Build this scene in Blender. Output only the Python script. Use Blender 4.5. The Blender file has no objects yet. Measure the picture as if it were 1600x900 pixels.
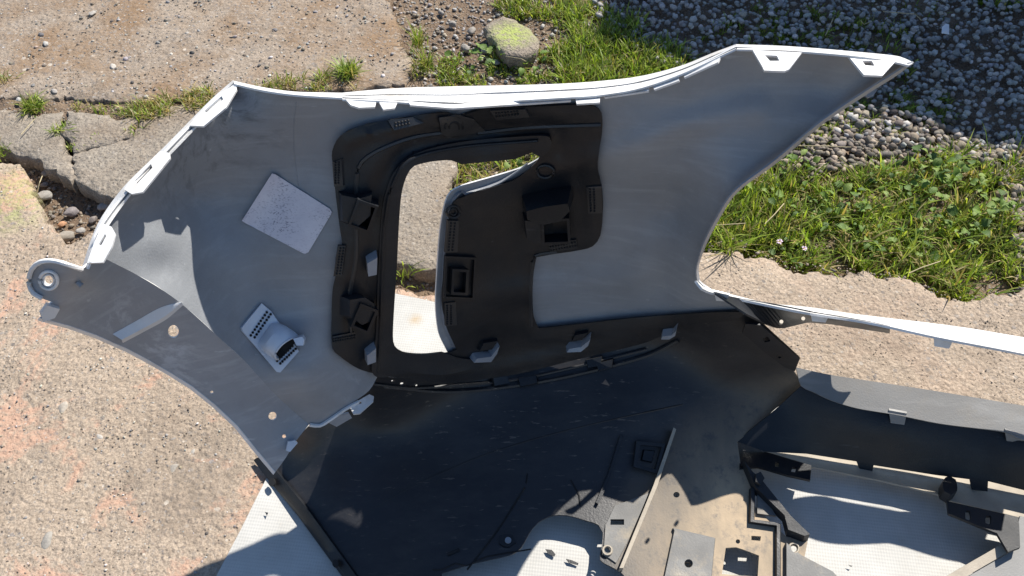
import bpy, bmesh, math, random
import numpy as np
from mathutils import Vector, noise as mnoise
from mathutils.geometry import delaunay_2d_cdt
R = math.radians
rng = np.random.default_rng(7)
random.seed(7)
scene = bpy.context.scene
col = scene.collection

# ------------------------------------------------------------------ camera, sky, sun, exposure
CAM_H, PITCH, FPX = 1.45, R(50), 1331.0
cd = bpy.data.cameras.new("camera"); cam = bpy.data.objects.new("camera", cd); col.objects.link(cam)
cam.location = (0, 0, CAM_H); cam.rotation_euler = (R(90) - PITCH, 0, 0)
cd.sensor_width = 36; cd.lens = FPX / 1600 * 36; cd.clip_start = 0.02; cd.clip_end = 500
scene.camera = cam
SUN_AZ, SUN_EL = R(42), R(50)            # azimuth to the right of the viewing direction (+y)
sdir = Vector((math.sin(SUN_AZ) * math.cos(SUN_EL), math.cos(SUN_AZ) * math.cos(SUN_EL), math.sin(SUN_EL)))
world = bpy.data.worlds.new("World"); scene.world = world; world.use_nodes = True
wn = world.node_tree; bgn = wn.nodes["Background"]
sky = wn.nodes.new("ShaderNodeTexSky"); sky.sky_type = 'NISHITA'; sky.sun_disc = False
sky.sun_elevation = SUN_EL; sky.sun_rotation = SUN_AZ; sky.altitude = 100; sky.air_density = 1.0; sky.dust_density = 0.1; sky.ozone_density = 3.6
wn.links.new(sky.outputs[0], bgn.inputs[0]); bgn.inputs[1].default_value = 0.085
sl = bpy.data.lights.new("sun", 'SUN'); sun = bpy.data.objects.new("sun", sl); col.objects.link(sun)
sl.energy = 4.8; sl.angle = R(0.53); sl.color = (1.0, 0.95, 0.87)
sun.rotation_euler = sdir.to_track_quat('Z', 'Y').to_euler()
vs = scene.view_settings; vs.view_transform = 'Standard'; vs.look = 'None'; vs.exposure = 0.72; vs.gamma = 1.0
vs.use_curve_mapping = False
scene.cycles.max_bounces = 6; scene.cycles.diffuse_bounces = 3

# ------------------------------------------------------------------ pixel of the photo -> point in the place
SP, CP = math.sin(PITCH), math.cos(PITCH)
CAM = np.array([0, 0, CAM_H])
def ray(uv):
    uv = np.asarray(uv, float).reshape(-1, 2)
    a = (uv[:, 0] - 800) / FPX; b = (uv[:, 1] - 450) / FPX
    return np.stack([a, CP - b * SP, -SP - b * CP], 1)
def lift(uv, z, off=0.0):
    """point at height z on the line of sight of a pixel, moved off metres along that line towards the camera"""
    d = ray(uv); t = (CAM_H - np.asarray(z, float)) / -d[:, 2]
    n = np.linalg.norm(d, axis=1)
    return CAM + d * (t - np.asarray(off) / n)[:, None]
def G(u, v, z=0.0): return lift([(u, v)], z)[0]

class Field:
    """smooth height field through control points (u, v, z)"""
    def __init__(s, pts):
        p = np.array(pts, float); s.p = p[:, :2] / 400; n = len(p)
        K = s.k(s.p, s.p) + np.eye(n) * 2e-4
        A = np.zeros((n + 3, n + 3)); A[:n, :n] = K; A[:n, n] = 1; A[:n, n+1:] = s.p; A[n, :n] = 1; A[n+1:, :n] = s.p.T
        s.w = np.linalg.solve(A, np.r_[p[:, 2], 0, 0, 0])
    def k(s, a, b):
        r2 = ((a[:, None] - b[None]) ** 2).sum(2); return 0.5 * r2 * np.log(r2 + 1e-12)
    def __call__(s, uv):
        q = np.asarray(uv, float).reshape(-1, 2) / 400; n = len(s.p)
        return s.k(q, s.p) @ s.w[:n] + s.w[n] + q @ s.w[n+1:]
    def pt(s, uv, off=0.0): return lift(uv, s(uv), off)
    def normal(s, uv):
        uv = np.asarray(uv, float).reshape(-1, 2)
        a = s.pt(uv + [2, 0]) - s.pt(uv - [2, 0]); b = s.pt(uv + [0, 2]) - s.pt(uv - [0, 2])
        n = np.cross(a, b); n /= np.linalg.norm(n, axis=1)[:, None]
        n *= np.sign(((CAM - s.pt(uv)) * n).sum(1))[:, None]
        return n

def curve(pts, step=9, closed=True):
    """dense outline through points; a third value 1 marks a sharp corner"""
    P = [np.array(p[:2], float) for p in pts]; C = [len(p) > 2 for p in pts]; n = len(P); out = []
    for i in range(n if closed else n - 1):
        p1, p2 = P[i], P[(i+1) % n]
        p0 = P[i-1] if (closed or i > 0) and not C[i] else 2*p1 - p2
        p3 = P[(i+2) % n] if (closed or i + 2 < n) and not C[(i+1) % n] else 2*p2 - p1
        L = np.linalg.norm(p2 - p1); m = max(1, int(L / step))
        for k in range(m):
            t = k / m; m1 = (p2-p0)/2; m2 = (p3-p1)/2
            for mm, a, b in ((m1, p1, p2), (m2, p1, p2)):
                l = np.linalg.norm(mm)
                if l > L: mm *= L / l
            out.append((2*t**3-3*t**2+1)*p1 + (t**3-2*t**2+t)*m1 + (-2*t**3+3*t**2)*p2 + (t**3-t**2)*m2)
    if not closed: out.append(P[-1])
    return np.array(out)
def straight(pts, step=9, closed=True): return curve([(p[0], p[1], 1) for p in pts], step, closed)
def inside(q, poly):
    q = np.asarray(q, float).reshape(-1, 2); x, y = q[:, 0], q[:, 1]; r = np.zeros(len(q), bool)
    a = poly; b = np.roll(poly, -1, 0)
    for (x1, y1), (x2, y2) in zip(a, b):
        if y1 == y2: continue
        c = (y1 > y) != (y2 > y); r ^= c & (x < (x2 - x1) * (y - y1) / (y2 - y1) + x1)
    return r
def edge_dist(q, poly):
    q = np.asarray(q, float).reshape(-1, 2); best = np.full(len(q), 1e9)
    for a, b in zip(poly, np.roll(poly, -1, 0)):
        d = b - a; t = np.clip(((q - a) @ d) / max(d @ d, 1e-12), 0, 1)
        best = np.minimum(best, np.linalg.norm(q - a - t[:, None] * d, axis=1))
    return best
def triangulate(outline, holes=(), grid=16.0, jitter=0.15):
    lo, hi = outline.min(0), outline.max(0)
    gx, gy = np.meshgrid(np.arange(lo[0], hi[0], grid), np.arange(lo[1], hi[1], grid)); gx = gx + (np.arange(gx.shape[0]) % 2)[:, None] * grid * .5
    g = np.stack([gx.ravel(), gy.ravel()], 1); g += rng.uniform(-jitter, jitter, g.shape) * grid
    ok = inside(g, outline) & (edge_dist(g, outline) > grid * .45)
    for h in holes: ok &= ~inside(g, h) & (edge_dist(g, h) > grid * .45)
    g = g[ok]
    vs_ = [outline] + list(holes) + [g]; V = np.concatenate(vs_); E = []; o = 0
    for l in [outline] + list(holes):
        n = len(l); E += [(o + i, o + (i+1) % n) for i in range(n)]; o += n
    r = delaunay_2d_cdt([Vector((float(a), float(b))) for a, b in V], E, [], 0, 1e-6)
    W = np.array([tuple(v) for v in r[0]]); F = np.array([list(f) for f in r[2]])
    c = W[F].mean(1); ok = inside(c, outline)
    for h in holes: ok &= ~inside(c, h)
    return W, F[ok]

# ------------------------------------------------------------------ objects
def tag(o, label=None, cat=None, group=None, kind=None):
    for k, v in (("label", label), ("category", cat), ("group", group), ("kind", kind)):
        if v: o[k] = v
    return o
def empty(name, loc=(0, 0, 0)):
    o = bpy.data.objects.new(name, None); col.objects.link(o); o.location = loc; o.empty_display_size = .1; return o
def mesh_obj(name, V, F, mats, parent=None, fm=None, sharp=38, kind=None):
    me = bpy.data.meshes.new(name); me.from_pydata([tuple(map(float, v)) for v in V], [], [tuple(int(i) for i in f) for f in F]); 
    for m in (mats if isinstance(mats, (list, tuple)) else [mats]): me.materials.append(m)
    if fm is not None: me.polygons.foreach_set("material_index", np.asarray(fm, np.int32))
    me.polygons.foreach_set("use_smooth", np.ones(len(me.polygons), bool))
    if sharp: me.set_sharp_from_angle(angle=R(sharp))
    me.update(); o = bpy.data.objects.new(name, me); col.objects.link(o)
    if parent:
        o.parent = parent; o.matrix_parent_inverse = parent.matrix_world.inverted()
        pl = Vector((0, 0, 0)); p = parent
        while p: pl += p.location; p = p.parent
        o.matrix_parent_inverse.identity(); o.location = (0, 0, 0)
        me.transform(__import__('mathutils').Matrix.Translation(-pl))
    if kind: o["kind"] = kind
    return o
def shell(name, P3, F, mats, parent, thick, closed_loops=None, back=None):
    """sheet P3/F facing the camera given a real thickness on its far side"""
    P3 = np.asarray(P3); F = np.asarray(F)
    n = np.cross(P3[F[:, 1]] - P3[F[:, 0]], P3[F[:, 2]] - P3[F[:, 0]])
    flip = ((CAM - P3[F].mean(1)) * n).sum(1) < 0
    F[flip] = F[flip][:, ::-1]; n[flip] *= -1
    vn = np.zeros_like(P3)
    for k in range(3): np.add.at(vn, F[:, k], n)
    vn /= np.maximum(np.linalg.norm(vn, axis=1), 1e-12)[:, None]
    if back is None: back = P3 - vn * thick
    N = len(P3); cnt = {}
    for f in F:
        for i in range(3):
            e = (f[i], f[(i+1) % 3]); cnt[e] = 1
    side = [(a, b) for (a, b) in cnt if (b, a) not in cnt]
    faces = [tuple(f) for f in F] + [tuple(f[::-1] + N) for f in F] + [(b, a, a + N, b + N) for a, b in side]
    fm = [0] * len(F) + [1 if len(mats) > 1 else 0] * (len(F) + len(side))
    return mesh_obj(name, np.concatenate([P3, back]), faces, mats, parent, fm)
def sheet(name, outline, field, mats, parent, thick=.003, off=0.0, holes=(), grid=16, offf=None):
    W, F = triangulate(outline, holes, grid)
    o = off if offf is None else off + offf(W)
    return shell(name, field.pt(W, o), F, mats if isinstance(mats, (list, tuple)) else [mats], parent, thick)
def block(name, outline, field, h, mat, parent, base=0.0, holes=(), shrink=1.0, shift=(0, 0), slope=None):
    """raised piece: foot on the surface, top h metres off it along the surface normal"""
    outline = np.asarray(outline, float); W, F = triangulate(outline, holes, 1e6)
    c = outline.mean(0); Wt = c + (W - c) * shrink + np.array(shift)
    n0 = field.normal([c])[0]
    hh = h if slope is None else h + ((W - c) @ np.array(slope))
    top = field.pt(Wt, base) + n0 * np.broadcast_to(hh, len(W))[:, None]
    return shell(name, top, F, [mat], parent, 0, back=field.pt(W, base - .002))
def ribbon(name, rails, mats, parent, thick=.003):
    """loft between rails, each an (n,3) polyline"""
    rails = [np.asarray(r) for r in rails]; n = len(rails[0]); V = np.concatenate(rails); F = []
    for k in range(len(rails) - 1):
        for i in range(n - 1):
            a, b, c, d = k*n+i, k*n+i+1, (k+1)*n+i+1, (k+1)*n+i; F += [(a, b, c), (a, c, d)]
    return shell(name, V, np.array(F), mats if isinstance(mats, (list, tuple)) else [mats], parent, thick)
def tube_mesh(path, r, seg=6):
    path = np.asarray(path, float); V = []; F = []; n = len(path); r = np.broadcast_to(r, n)
    for i in range(n):
        t = path[min(i+1, n-1)] - path[max(i-1, 0)]; t /= np.linalg.norm(t)
        a = np.cross(t, [0, 0, 1.0]) if abs(t[2]) < .9 else np.cross(t, [1.0, 0, 0]); a /= np.linalg.norm(a); b = np.cross(t, a)
        for k in range(seg):
            w = 2*math.pi*k/seg; V.append(path[i] + r[i]*(math.cos(w)*a + math.sin(w)*b))
    for i in range(n-1):
        for k in range(seg):
            F.append((i*seg+k, i*seg+(k+1) % seg, (i+1)*seg+(k+1) % seg, (i+1)*seg+k))
    F.append(tuple(range(seg))[::-1]); F.append(tuple(range((n-1)*seg, n*seg)))
    return np.array(V), F
def tube(name, path, r, mat, parent, seg=6):
    V, F = tube_mesh(path, r, seg); return mesh_obj(name, V, F, mat, parent)

# ------------------------------------------------------------------ materials
def newmat(name):
    m = bpy.data.materials.new(name); m.use_nodes = True; nt = m.node_tree
    return m, nt, nt.nodes["Principled BSDF"]
class NT:
    def __init__(s, nt): s.nt = nt; s.n = nt.nodes; s.l = nt.links; s.co = s.n.new("ShaderNodeTexCoord").outputs["Object"]
    def link(s, a, b): s.l.new(a, b)
    def set(s, sock, v):
        if hasattr(v, "is_output") or isinstance(v, bpy.types.NodeSocket): s.l.new(v, sock)
        else: sock.default_value = v
    def noise(s, scale, detail=4, rough=.55, co=None, dist=0.0):
        n = s.n.new("ShaderNodeTexNoise"); n.inputs["Scale"].default_value = scale; n.inputs["Detail"].default_value = detail
        n.inputs["Roughness"].default_value = rough; n.inputs["Distortion"].default_value = dist; s.link(co or s.co, n.inputs["Vector"]); return n.outputs["Fac"]
    def voro(s, scale, feature='F1', co=None, rand=1.0):
        n = s.n.new("ShaderNodeTexVoronoi"); n.feature = feature; n.inputs["Scale"].default_value = scale
        n.inputs["Randomness"].default_value = rand; s.link(co or s.co, n.inputs["Vector"]); return n
    def ramp(s, fac, stops, interp='LINEAR'):
        r = s.n.new("ShaderNodeValToRGB"); e = r.color_ramp; e.interpolation = interp
        while len(e.elements) < len(stops): e.elements.new(.5)
        for el, (p, c) in zip(e.elements, stops):
            el.position = p; el.color = (c, c, c, 1) if not isinstance(c, (tuple, list)) else (*c[:3], 1)
        s.link(fac, r.inputs[0]); return r.outputs["Color"]
    def mix(s, fac, a, b, mode='MIX'):
        m = s.n.new("ShaderNodeMix"); m.data_type = 'RGBA'; m.blend_type = mode
        s.set(m.inputs[0], fac)
        for k, v in ((6, a), (7, b)):
            s.set(m.inputs[k], (*v, 1) if isinstance(v, tuple) and len(v) == 3 else v)
        return m.outputs[2]
    def math(s, op, a, b=0.0, clamp=False):
        m = s.n.new("ShaderNodeMath"); m.operation = op; m.use_clamp = clamp; s.set(m.inputs[0], a); s.set(m.inputs[1], b); return m.outputs[0]
    def near(s, p, r0, r1):
        """1 within r0 of point p, 0 beyond r1"""
        v = s.n.new("ShaderNodeVectorMath"); v.operation = 'DISTANCE'; s.link(s.co, v.inputs[0]); v.inputs[1].default_value = tuple(p)
        m = s.n.new("ShaderNodeMapRange"); s.link(v.outputs["Value"], m.inputs[0]); m.inputs[1].default_value = r0; m.inputs[2].default_value = r1
        m.inputs[3].default_value = 1; m.inputs[4].default_value = 0; return m.outputs[0]
    def bump(s, h, strength, dist, normal=None):
        b = s.n.new("ShaderNodeBump"); b.inputs["Strength"].default_value = strength; b.inputs["Distance"].default_value = dist
        s.link(h, b.inputs["Height"])
        if normal is not None: s.link(normal, b.inputs["Normal"])
        return b.outputs["Normal"]
    def stretch(s, sc, rot=(0, 0, 0)):
        m = s.n.new("ShaderNodeMapping"); m.inputs["Scale"].default_value = sc; m.inputs["Rotation"].default_value = rot; s.link(s.co, m.inputs["Vector"]); return m.outputs[0]

def concrete(name, c1, c2, agg=.5, pink=0.0, brown=0.0, moss=None, scale=1.0, stain=None):
    m, nt, b = newmat(name); t = NT(nt)
    base = t.mix(t.ramp(t.noise(3.2, 6, .62), [(.35, 0.0), (.68, 1.0)]), c1, c2)
    base = t.mix(t.ramp(t.noise(55, 5, .7), [(.3, 0.0), (.75, .75)]), base, tuple(x * 1.28 for x in c2))
    base = t.mix(t.ramp(t.noise(210, 3, .7), [(.4, 0.0), (.64, .65)]), base, tuple(x * .5 for x in c1))
    base = t.mix(t.ramp(t.noise(9, 8, .72, dist=.5), [(.50, 0.0), (.70, .6)]), base, tuple(x * .6 for x in c1))
    hair = t.noise(2.6, 7, .62, dist=.4); base = t.mix(t.math('MULTIPLY', t.ramp(hair, [(.488, 0.0), (.4915, .85), (.495, 0.0)]), t.ramp(t.noise(1.7, 2), [(.42, 0.0), (.5, 1.0)])), base, (.09, .075, .06))
    if stain: base = t.mix(t.math('MULTIPLY', t.near(stain[0], stain[1] * .25, stain[1]), t.ramp(t.noise(17, 7, .7), [(.36, 0.0), (.58, .6)])), base, (.19, .155, .12))
    if brown:
        base = t.mix(t.math('MULTIPLY', t.ramp(t.noise(4.5, 7, .65), [(.42, 0.0), (.62, 1.0)]), brown), base, (.235, .15, .085))
    if pink:
        pk = t.math('MULTIPLY', t.ramp(t.noise(4.2, 7, .7, dist=.6), [(.51, 0.0), (.57, 1.0)]), t.ramp(t.noise(70, 4, .7), [(.32, .15), (.5, 1.0)]))
        sx = t.n.new('ShaderNodeSeparateXYZ'); t.link(t.co, sx.inputs[0]); mr = t.n.new('ShaderNodeMapRange'); t.link(sx.outputs[0], mr.inputs[0]); mr.inputs[1].default_value = -.35; mr.inputs[2].default_value = .1; mr.inputs[3].default_value = 1; mr.inputs[4].default_value = .12
        pk = t.math('MULTIPLY', pk, mr.outputs[0])
        base = t.mix(t.math('MULTIPLY', pk, pink), base, (.50, .30, .21))
    # exposed aggregate: big and small stones set in the paste
    for sc, thr, am in ((62 * scale, .30, agg), (150 * scale, .36, agg * 1.1)):
        wob = t.n.new("ShaderNodeVectorMath"); wob.operation = 'ADD'; nz = t.n.new("ShaderNodeTexNoise"); nz.inputs["Scale"].default_value = sc * .9
        t.link(t.co, nz.inputs["Vector"]); scl = t.n.new("ShaderNodeVectorMath"); scl.operation = 'SCALE'; scl.inputs[3].default_value = .35 / sc
        t.link(nz.outputs["Color"], scl.inputs[0]); t.link(t.co, wob.inputs[0]); t.link(scl.outputs[0], wob.inputs[1])
        v = t.voro(sc, co=wob.outputs[0]); sep = t.n.new("ShaderNodeSeparateColor"); t.link(v.outputs["Color"], sep.inputs[0])
        stone = t.ramp(sep.outputs[0], [(0, (.13, .12, .115)), (.3, (.24, .21, .18)), (.55, (.36, .30, .24)), (.8, (.20, .19, .19)), (1, (.55, .49, .41))])
        shape = t.ramp(v.outputs["Distance"], [(thr - .05, 1.0), (thr + .03, 0.0)])
        pick = t.ramp(sep.outputs[1], [(1 - am, 0.0), (1 - am + .02, 1.0)])
        pick = t.math('MULTIPLY', pick, t.ramp(t.noise(13, 5, .7), [(.38, .12), (.60, 1.0)]))
        base = t.mix(t.math('MULTIPLY', t.math('MULTIPLY', shape, pick), .85), base, stone)
    pit = t.voro(95 * scale); ps = t.n.new("ShaderNodeSeparateColor"); t.link(pit.outputs["Color"], ps.inputs[0])
    pm = t.math('MULTIPLY', t.ramp(t.noise(8, 6, .7), [(.42, .05), (.62, 1.0)]), t.math('MULTIPLY', t.ramp(pit.outputs["Distance"], [(.14, 1.0), (.24, 0.0)]), t.ramp(ps.outputs[2], [(.66, 0.0), (.68, 1.0)])))
    base = t.mix(t.math('MULTIPLY', pm, .8), base, (.07, .055, .045))
    if moss:
        mm = t.math('MULTIPLY', t.near(moss[0], moss[1] * .4, moss[1]), t.ramp(t.noise(34, 6, .75), [(.44, 0.0), (.56, 1.0)]))
        base = t.mix(t.math('MULTIPLY', mm, .5), base, (.33, .37, .12))
    t.link(base, b.inputs["Base Color"]); b.inputs["Roughness"].default_value = .92; b.inputs["Specular IOR Level"].default_value = .25
    v2 = t.voro(80 * scale); h = t.math('ADD', t.math('MULTIPLY', t.noise(120, 6, .7), .8), t.math('MULTIPLY', t.ramp(v2.outputs["Distance"], [(0, 1.0), (.6, 0.0)]), .45))
    h = t.math('SUBTRACT', h, t.math('MULTIPLY', pm, .7)); h = t.math('ADD', h, t.math('MULTIPLY', t.noise(24, 5, .6), 1.2))
    t.link(t.bump(h, 0.9, .006), b.inputs["Normal"]); return m

def painted(name, c, rough=.45, dirt=.3, dirtc=(.2, .17, .13), scale=1.0, spec=.5, speck=None, bumpy=.0012, streak=0.0):
    m, nt, b = newmat(name); t = NT(nt)
    base = t.mix(t.ramp(t.noise(7 * scale, 6, .6), [(.35, 0.0), (.72, 1.0)]), tuple(x * .86 for x in c), tuple(min(1, x * 1.08) for x in c))
    if streak:
        sm = t.ramp(t.noise(26, 4, .6, co=t.stretch((.25, 1.0, 3.0), (.3, .5, .4))), [(.52, 0.0), (.75, streak)])
        base = t.mix(sm, base, tuple(min(1, x * 1.5 + .02) for x in c))
    base = t.mix(t.math('MULTIPLY', t.ramp(t.noise(19 * scale, 7, .72), [(.5, 0.0), (.74, 1.0)]), dirt), base, dirtc)
    sc = t.noise(60, 3, .6, co=t.stretch((.06, 1.4, 1.0), (.2, .3, .9)))
    base = t.mix(t.ramp(sc, [(.69, 0.0), (.73, .35)]), base, tuple(min(1, x * 1.6 + .05) for x in c))
    if speck:
        base = t.mix(t.ramp(t.noise(260, 4, .8), [(.60, 0.0), (.66, .8)]), base, speck)
    t.link(base, b.inputs["Base Color"]); b.inputs["Specular IOR Level"].default_value = spec
    t.link(t.ramp(t.noise(11, 5, .6), [(.3, max(0, rough - .12)), (.7, min(1, rough + .15))]), b.inputs["Roughness"])
    t.link(t.bump(t.noise(320, 3, .6), .35, bumpy), b.inputs["Normal"]); return m

M = {}
M["skin"] = painted("grey_primer", (.27, .28, .292), .5, .22, (.13, .13, .13), streak=.25)
M["white"] = painted("white_paint", (.74, .735, .72), .3, .6, (.42, .36, .28), scale=1.4)
M["chipwhite"] = painted("scuffed_white", (.72, .72, .72), .4, .4, (.30, .25, .20))
M["flange"] = painted("grey_flange", (.30, .31, .325), .4, .25, (.16, .15, .15), streak=.4)
M["black"] = painted("black_plastic", (.0095, .0112, .0145), .42, .3, (.035, .032, .03), spec=.4, speck=(.012, .012, .013), streak=.2)
M["black2"] = painted("black_plastic_dull", (.0135, .0152, .0185), .46, .35, (.045, .04, .035), spec=.4, streak=.25)
M["pad"] = painted("pad_plastic", (.026, .0265, .028), .42, .3, (.05, .045, .04))
M["hole"] = painted("recess_black", (.008, .008, .009), .8, .1)
M["clip"] = painted("lit_clip_grey", (.30, .31, .33), .25, .2, (.08, .08, .08))  # pale grey stands in for skylight caught by the sprung clips
M["lip"] = painted("grey_lip", (.27, .285, .31), .4, .3, (.12, .12, .12))
M["bracket"] = painted("pale_bracket", (.62, .66, .72), .35, .2, (.3, .3, .3))
def dusty():
    m, nt, b = newmat("dusty_black_plastic"); t = NT(nt)
    base = t.mix(t.ramp(t.noise(8, 6, .6), [(.3, 0.0), (.7, 1.0)]), (.010, .011, .014), (.020, .0205, .023))
    sepx = t.n.new("ShaderNodeSeparateXYZ"); t.link(t.co, sepx.inputs[0])
    o_ = G(800, 650, 0); p1 = G(1150, 850, .05) - o_
    far = t.near((p1[0] + .13, p1[1] - .05, .05), .20, .36)  # real dust, its spread held to the sunlit end, painting light and shade
    d = t.math('MULTIPLY', far, t.ramp(t.noise(7, 8, .68, dist=.8), [(.25, .55), (.5, 1.0)]))
    dust = t.mix(t.ramp(t.noise(16, 6, .65, co=t.stretch((1, .35, 1), (0, 0, .5))), [(.3, 0.0), (.7, 1.0)]), (.26, .215, .16), (.46, .35, .23))
    dust = t.mix(t.ramp(t.noise(38, 6, .75), [(.52, 0.0), (.66, .7)]), dust, (.13, .125, .12))
    base = t.mix(d, base, dust)
    haze = t.ramp(t.noise(20, 7, .7, co=t.stretch((.4, 1, 1), (0, 0, -.5))), [(.45, 0.0), (.75, .24)])
    base = t.mix(haze, base, (.10, .09, .08))
    fl = t.math('MULTIPLY', t.ramp(t.noise(130, 3, .6, co=t.stretch((.25, 1.3, 1), (0, 0, .35))), [(.64, 0.0), (.69, 1.0)]), t.near(G(800, 590, .12) - o_, .1, .5))
    base = t.mix(t.math('MULTIPLY', fl, .75), base, (.15, .125, .10))
    t.link(base, b.inputs["Base Color"]); t.link(t.mix(d, (.42, .42, .42), (.8, .8, .8)), b.inputs["Roughness"])
    t.link(t.bump(t.noise(240, 3, .6), .35, .001), b.inputs["Normal"]); return m
M["valance"] = dusty()
M["band"] = painted("weathered_grey_plastic", (.22, .215, .205), .6, .4, (.22, .19, .15), streak=.4)
M["rib"] = painted("dusty_rib_plastic", (.36, .31, .24), .6, .5, (.15, .13, .11), streak=.3)
M["tray"] = painted("dirty_tray_plastic", (.15, .147, .14), .6, .85, (.30, .25, .18), scale=1.3, streak=.6)
def tarp_mat():
    m, nt, b = newmat("woven_white_tarp"); t = NT(nt)
    co = t.stretch((1, 1, 1), (0, 0, .12)); sx = t.n.new("ShaderNodeSeparateXYZ"); t.link(co, sx.inputs[0])
    wx = t.math('SINE', t.math('MULTIPLY', sx.outputs[0], 1300.0)); wy = t.math('SINE', t.math('MULTIPLY', sx.outputs[1], 1000.0))
    base = t.mix(t.ramp(t.noise(9, 6, .65), [(.35, 0.0), (.7, 1.0)]), (.43, .42, .39), (.52, .51, .48))
    base = t.mix(t.math('MULTIPLY', t.ramp(t.noise(15, 5, .7), [(.3, .25), (.7, 1.0)]), t.math('MULTIPLY', t.math('ADD', t.ramp(wy, [(.0, 0.0), (.9, 1.0)]), t.ramp(wx, [(.2, 0.0), (1, .5)])), .18)), base, (.28, .275, .26))
    base = t.mix(t.ramp(t.noise(40, 6, .8), [(.60, 0.0), (.72, .5)]), base, (.40, .34, .27))
    st = t.math('MULTIPLY', t.near(G(650, 502), .004, .022), t.ramp(t.noise(70, 4, .7), [(.3, 0.0), (.6, .7)]))
    base = t.mix(st, base, (.42, .30, .16))
    t.link(base, b.inputs["Base Color"]); b.inputs["Roughness"].default_value = .8; b.inputs["Specular IOR Level"].default_value = .2
    h = t.math('ADD', wx, wy); t.link(t.bump(h, .25, .0004), b.inputs["Normal"]); return m
M["tarp"] = tarp_mat()
def sticker_mat():
    m, nt, b = newmat("printed_label_paper"); t = NT(nt)
    base = t.mix(t.ramp(t.noise(30, 6, .6), [(.3, 0.0), (.7, 1.0)]), (.60, .58, .64), (.72, .70, .74))
    ink = t.math('MULTIPLY', t.ramp(t.noise(420, 4, .7, co=t.stretch((.6, 1.1, 1), (0, 0, .5))), [(.55, 0.0), (.60, 1.0)]), t.ramp(t.noise(22, 5, .7), [(.42, .12), (.6, .9)]))
    base = t.mix(ink, base, (.20, .19, .25)); base = t.mix(t.math('MULTIPLY', t.near((0, 0, -9), .01, .012), .0), base, (.2, .25, .5))
    t.link(base, b.inputs["Base Color"]); b.inputs["Roughness"].default_value = .6; return m
M["sticker"] = sticker_mat()
def attr_mat(name, rough=.8, transl=0.0, var=.25, sc=60.0, bumpd=.002):
    m, nt, b = newmat(name); t = NT(nt); a = t.n.new("ShaderNodeAttribute"); a.attribute_name = "tint"
    base = t.mix(t.ramp(t.noise(sc, 5, .65), [(.3, 0.0), (.7, 1.0)]), t.mix(1.0, a.outputs["Color"], (1 - var, 1 - var, 1 - var), 'MULTIPLY'), t.mix(1.0, a.outputs["Color"], (1 + var, 1 + var, 1 + var), 'MULTIPLY'))
    t.link(base, b.inputs["Base Color"]); b.inputs["Roughness"].default_value = rough; b.inputs["Specular IOR Level"].default_value = .3
    if bumpd: t.link(t.bump(t.noise(sc * 3, 4, .65), .6, bumpd), b.inputs["Normal"])
    if transl:
        tr = t.n.new("ShaderNodeBsdfTranslucent"); t.link(t.mix(1.0, base, (1.3, 1.3, .6), 'MULTIPLY'), tr.inputs[0]); mx = t.n.new("ShaderNodeMixShader"); mx.inputs[0].default_value = transl
        t.link(b.outputs[0], mx.inputs[1]); t.link(tr.outputs[0], mx.inputs[2]); t.link(mx.outputs[0], t.n["Material Output"].inputs[0])
    return m
M["stones"] = attr_mat("gravel_stone", .85, 0, .22, 90)
M["grass"] = attr_mat("grass_blade", .42, .42, .15, 40, 0)
M["leaf"] = attr_mat("weed_leaf", .45, .25, .2, 50, .001)
def dirt_mat():
    m, nt, b = newmat("dry_brown_soil"); t = NT(nt)
    base = t.mix(t.ramp(t.noise(5, 7, .65), [(.3, 0.0), (.7, 1.0)]), (.16, .105, .065), (.29, .21, .14))
    base = t.mix(t.ramp(t.noise(90, 5, .75), [(.4, 0.0), (.7, .7)]), base, (.09, .06, .04))
    v = t.voro(110); s = t.n.new("ShaderNodeSeparateColor"); t.link(v.outputs["Color"], s.inputs[0])
    base = t.mix(t.math('MULTIPLY', t.ramp(v.outputs["Distance"], [(.3, 1.0), (.38, 0.0)]), t.ramp(s.outputs[0], [(.5, 0.0), (.52, .8)])), base, (.27, .25, .23))
    t.link(base, b.inputs["Base Color"]); b.inputs["Roughness"].default_value = .95
    h = t.math('ADD', t.noise(60, 7, .7), t.math('MULTIPLY', t.ramp(v.outputs["Distance"], [(0, 1.0), (.5, 0.0)]), .5)); t.link(t.bump(h, 1.0, .012), b.inputs["Normal"]); return m
M["dirt"] = dirt_mat()
M["slab_near"] = concrete("near_concrete", (.335, .262, .195), (.435, .35, .268), .34, pink=.7, stain=(G(310, 720), .17), moss=(G(15, 312), .15))
M["slab_mid"] = concrete("old_grey_concrete", (.25, .215, .175), (.33, .285, .23), .35, brown=.25)
M["slab_far"] = concrete("dirty_concrete", (.27, .215, .165), (.36, .295, .23), .75, brown=.8, scale=.75)

# ================================================================== THE SETTING
def ground_sheet(name, x0, x1, y0, y1, z, mat, n=90):
    xs = np.linspace(x0, x1, n); ys = np.linspace(y0, y1, n); V = []; F = []
    for j, y in enumerate(ys):
        for i, x in enumerate(xs):
            V.append((x, y, z + .012 * mnoise.fractal(Vector((x*5, y*5, 0)), 1.0, 2.0, 4)))
    for j in range(n-1):
        for i in range(n-1): F.append((j*n+i, j*n+i+1, (j+1)*n+i+1, (j+1)*n+i))
    return mesh_obj(name, V, F, mat, kind='structure', sharp=0)
g = ground_sheet("ground", -4, 5, -1.5, 6, -.055, M["dirt"], 140)
gf = 60.0
mesh_obj("ground", [(-gf, -gf, -.11), (gf, -gf, -.11), (gf, gf, -.11), (-gf, gf, -.11)], [(0, 1, 2, 3)], M["dirt"], kind='structure', sharp=0)

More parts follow.
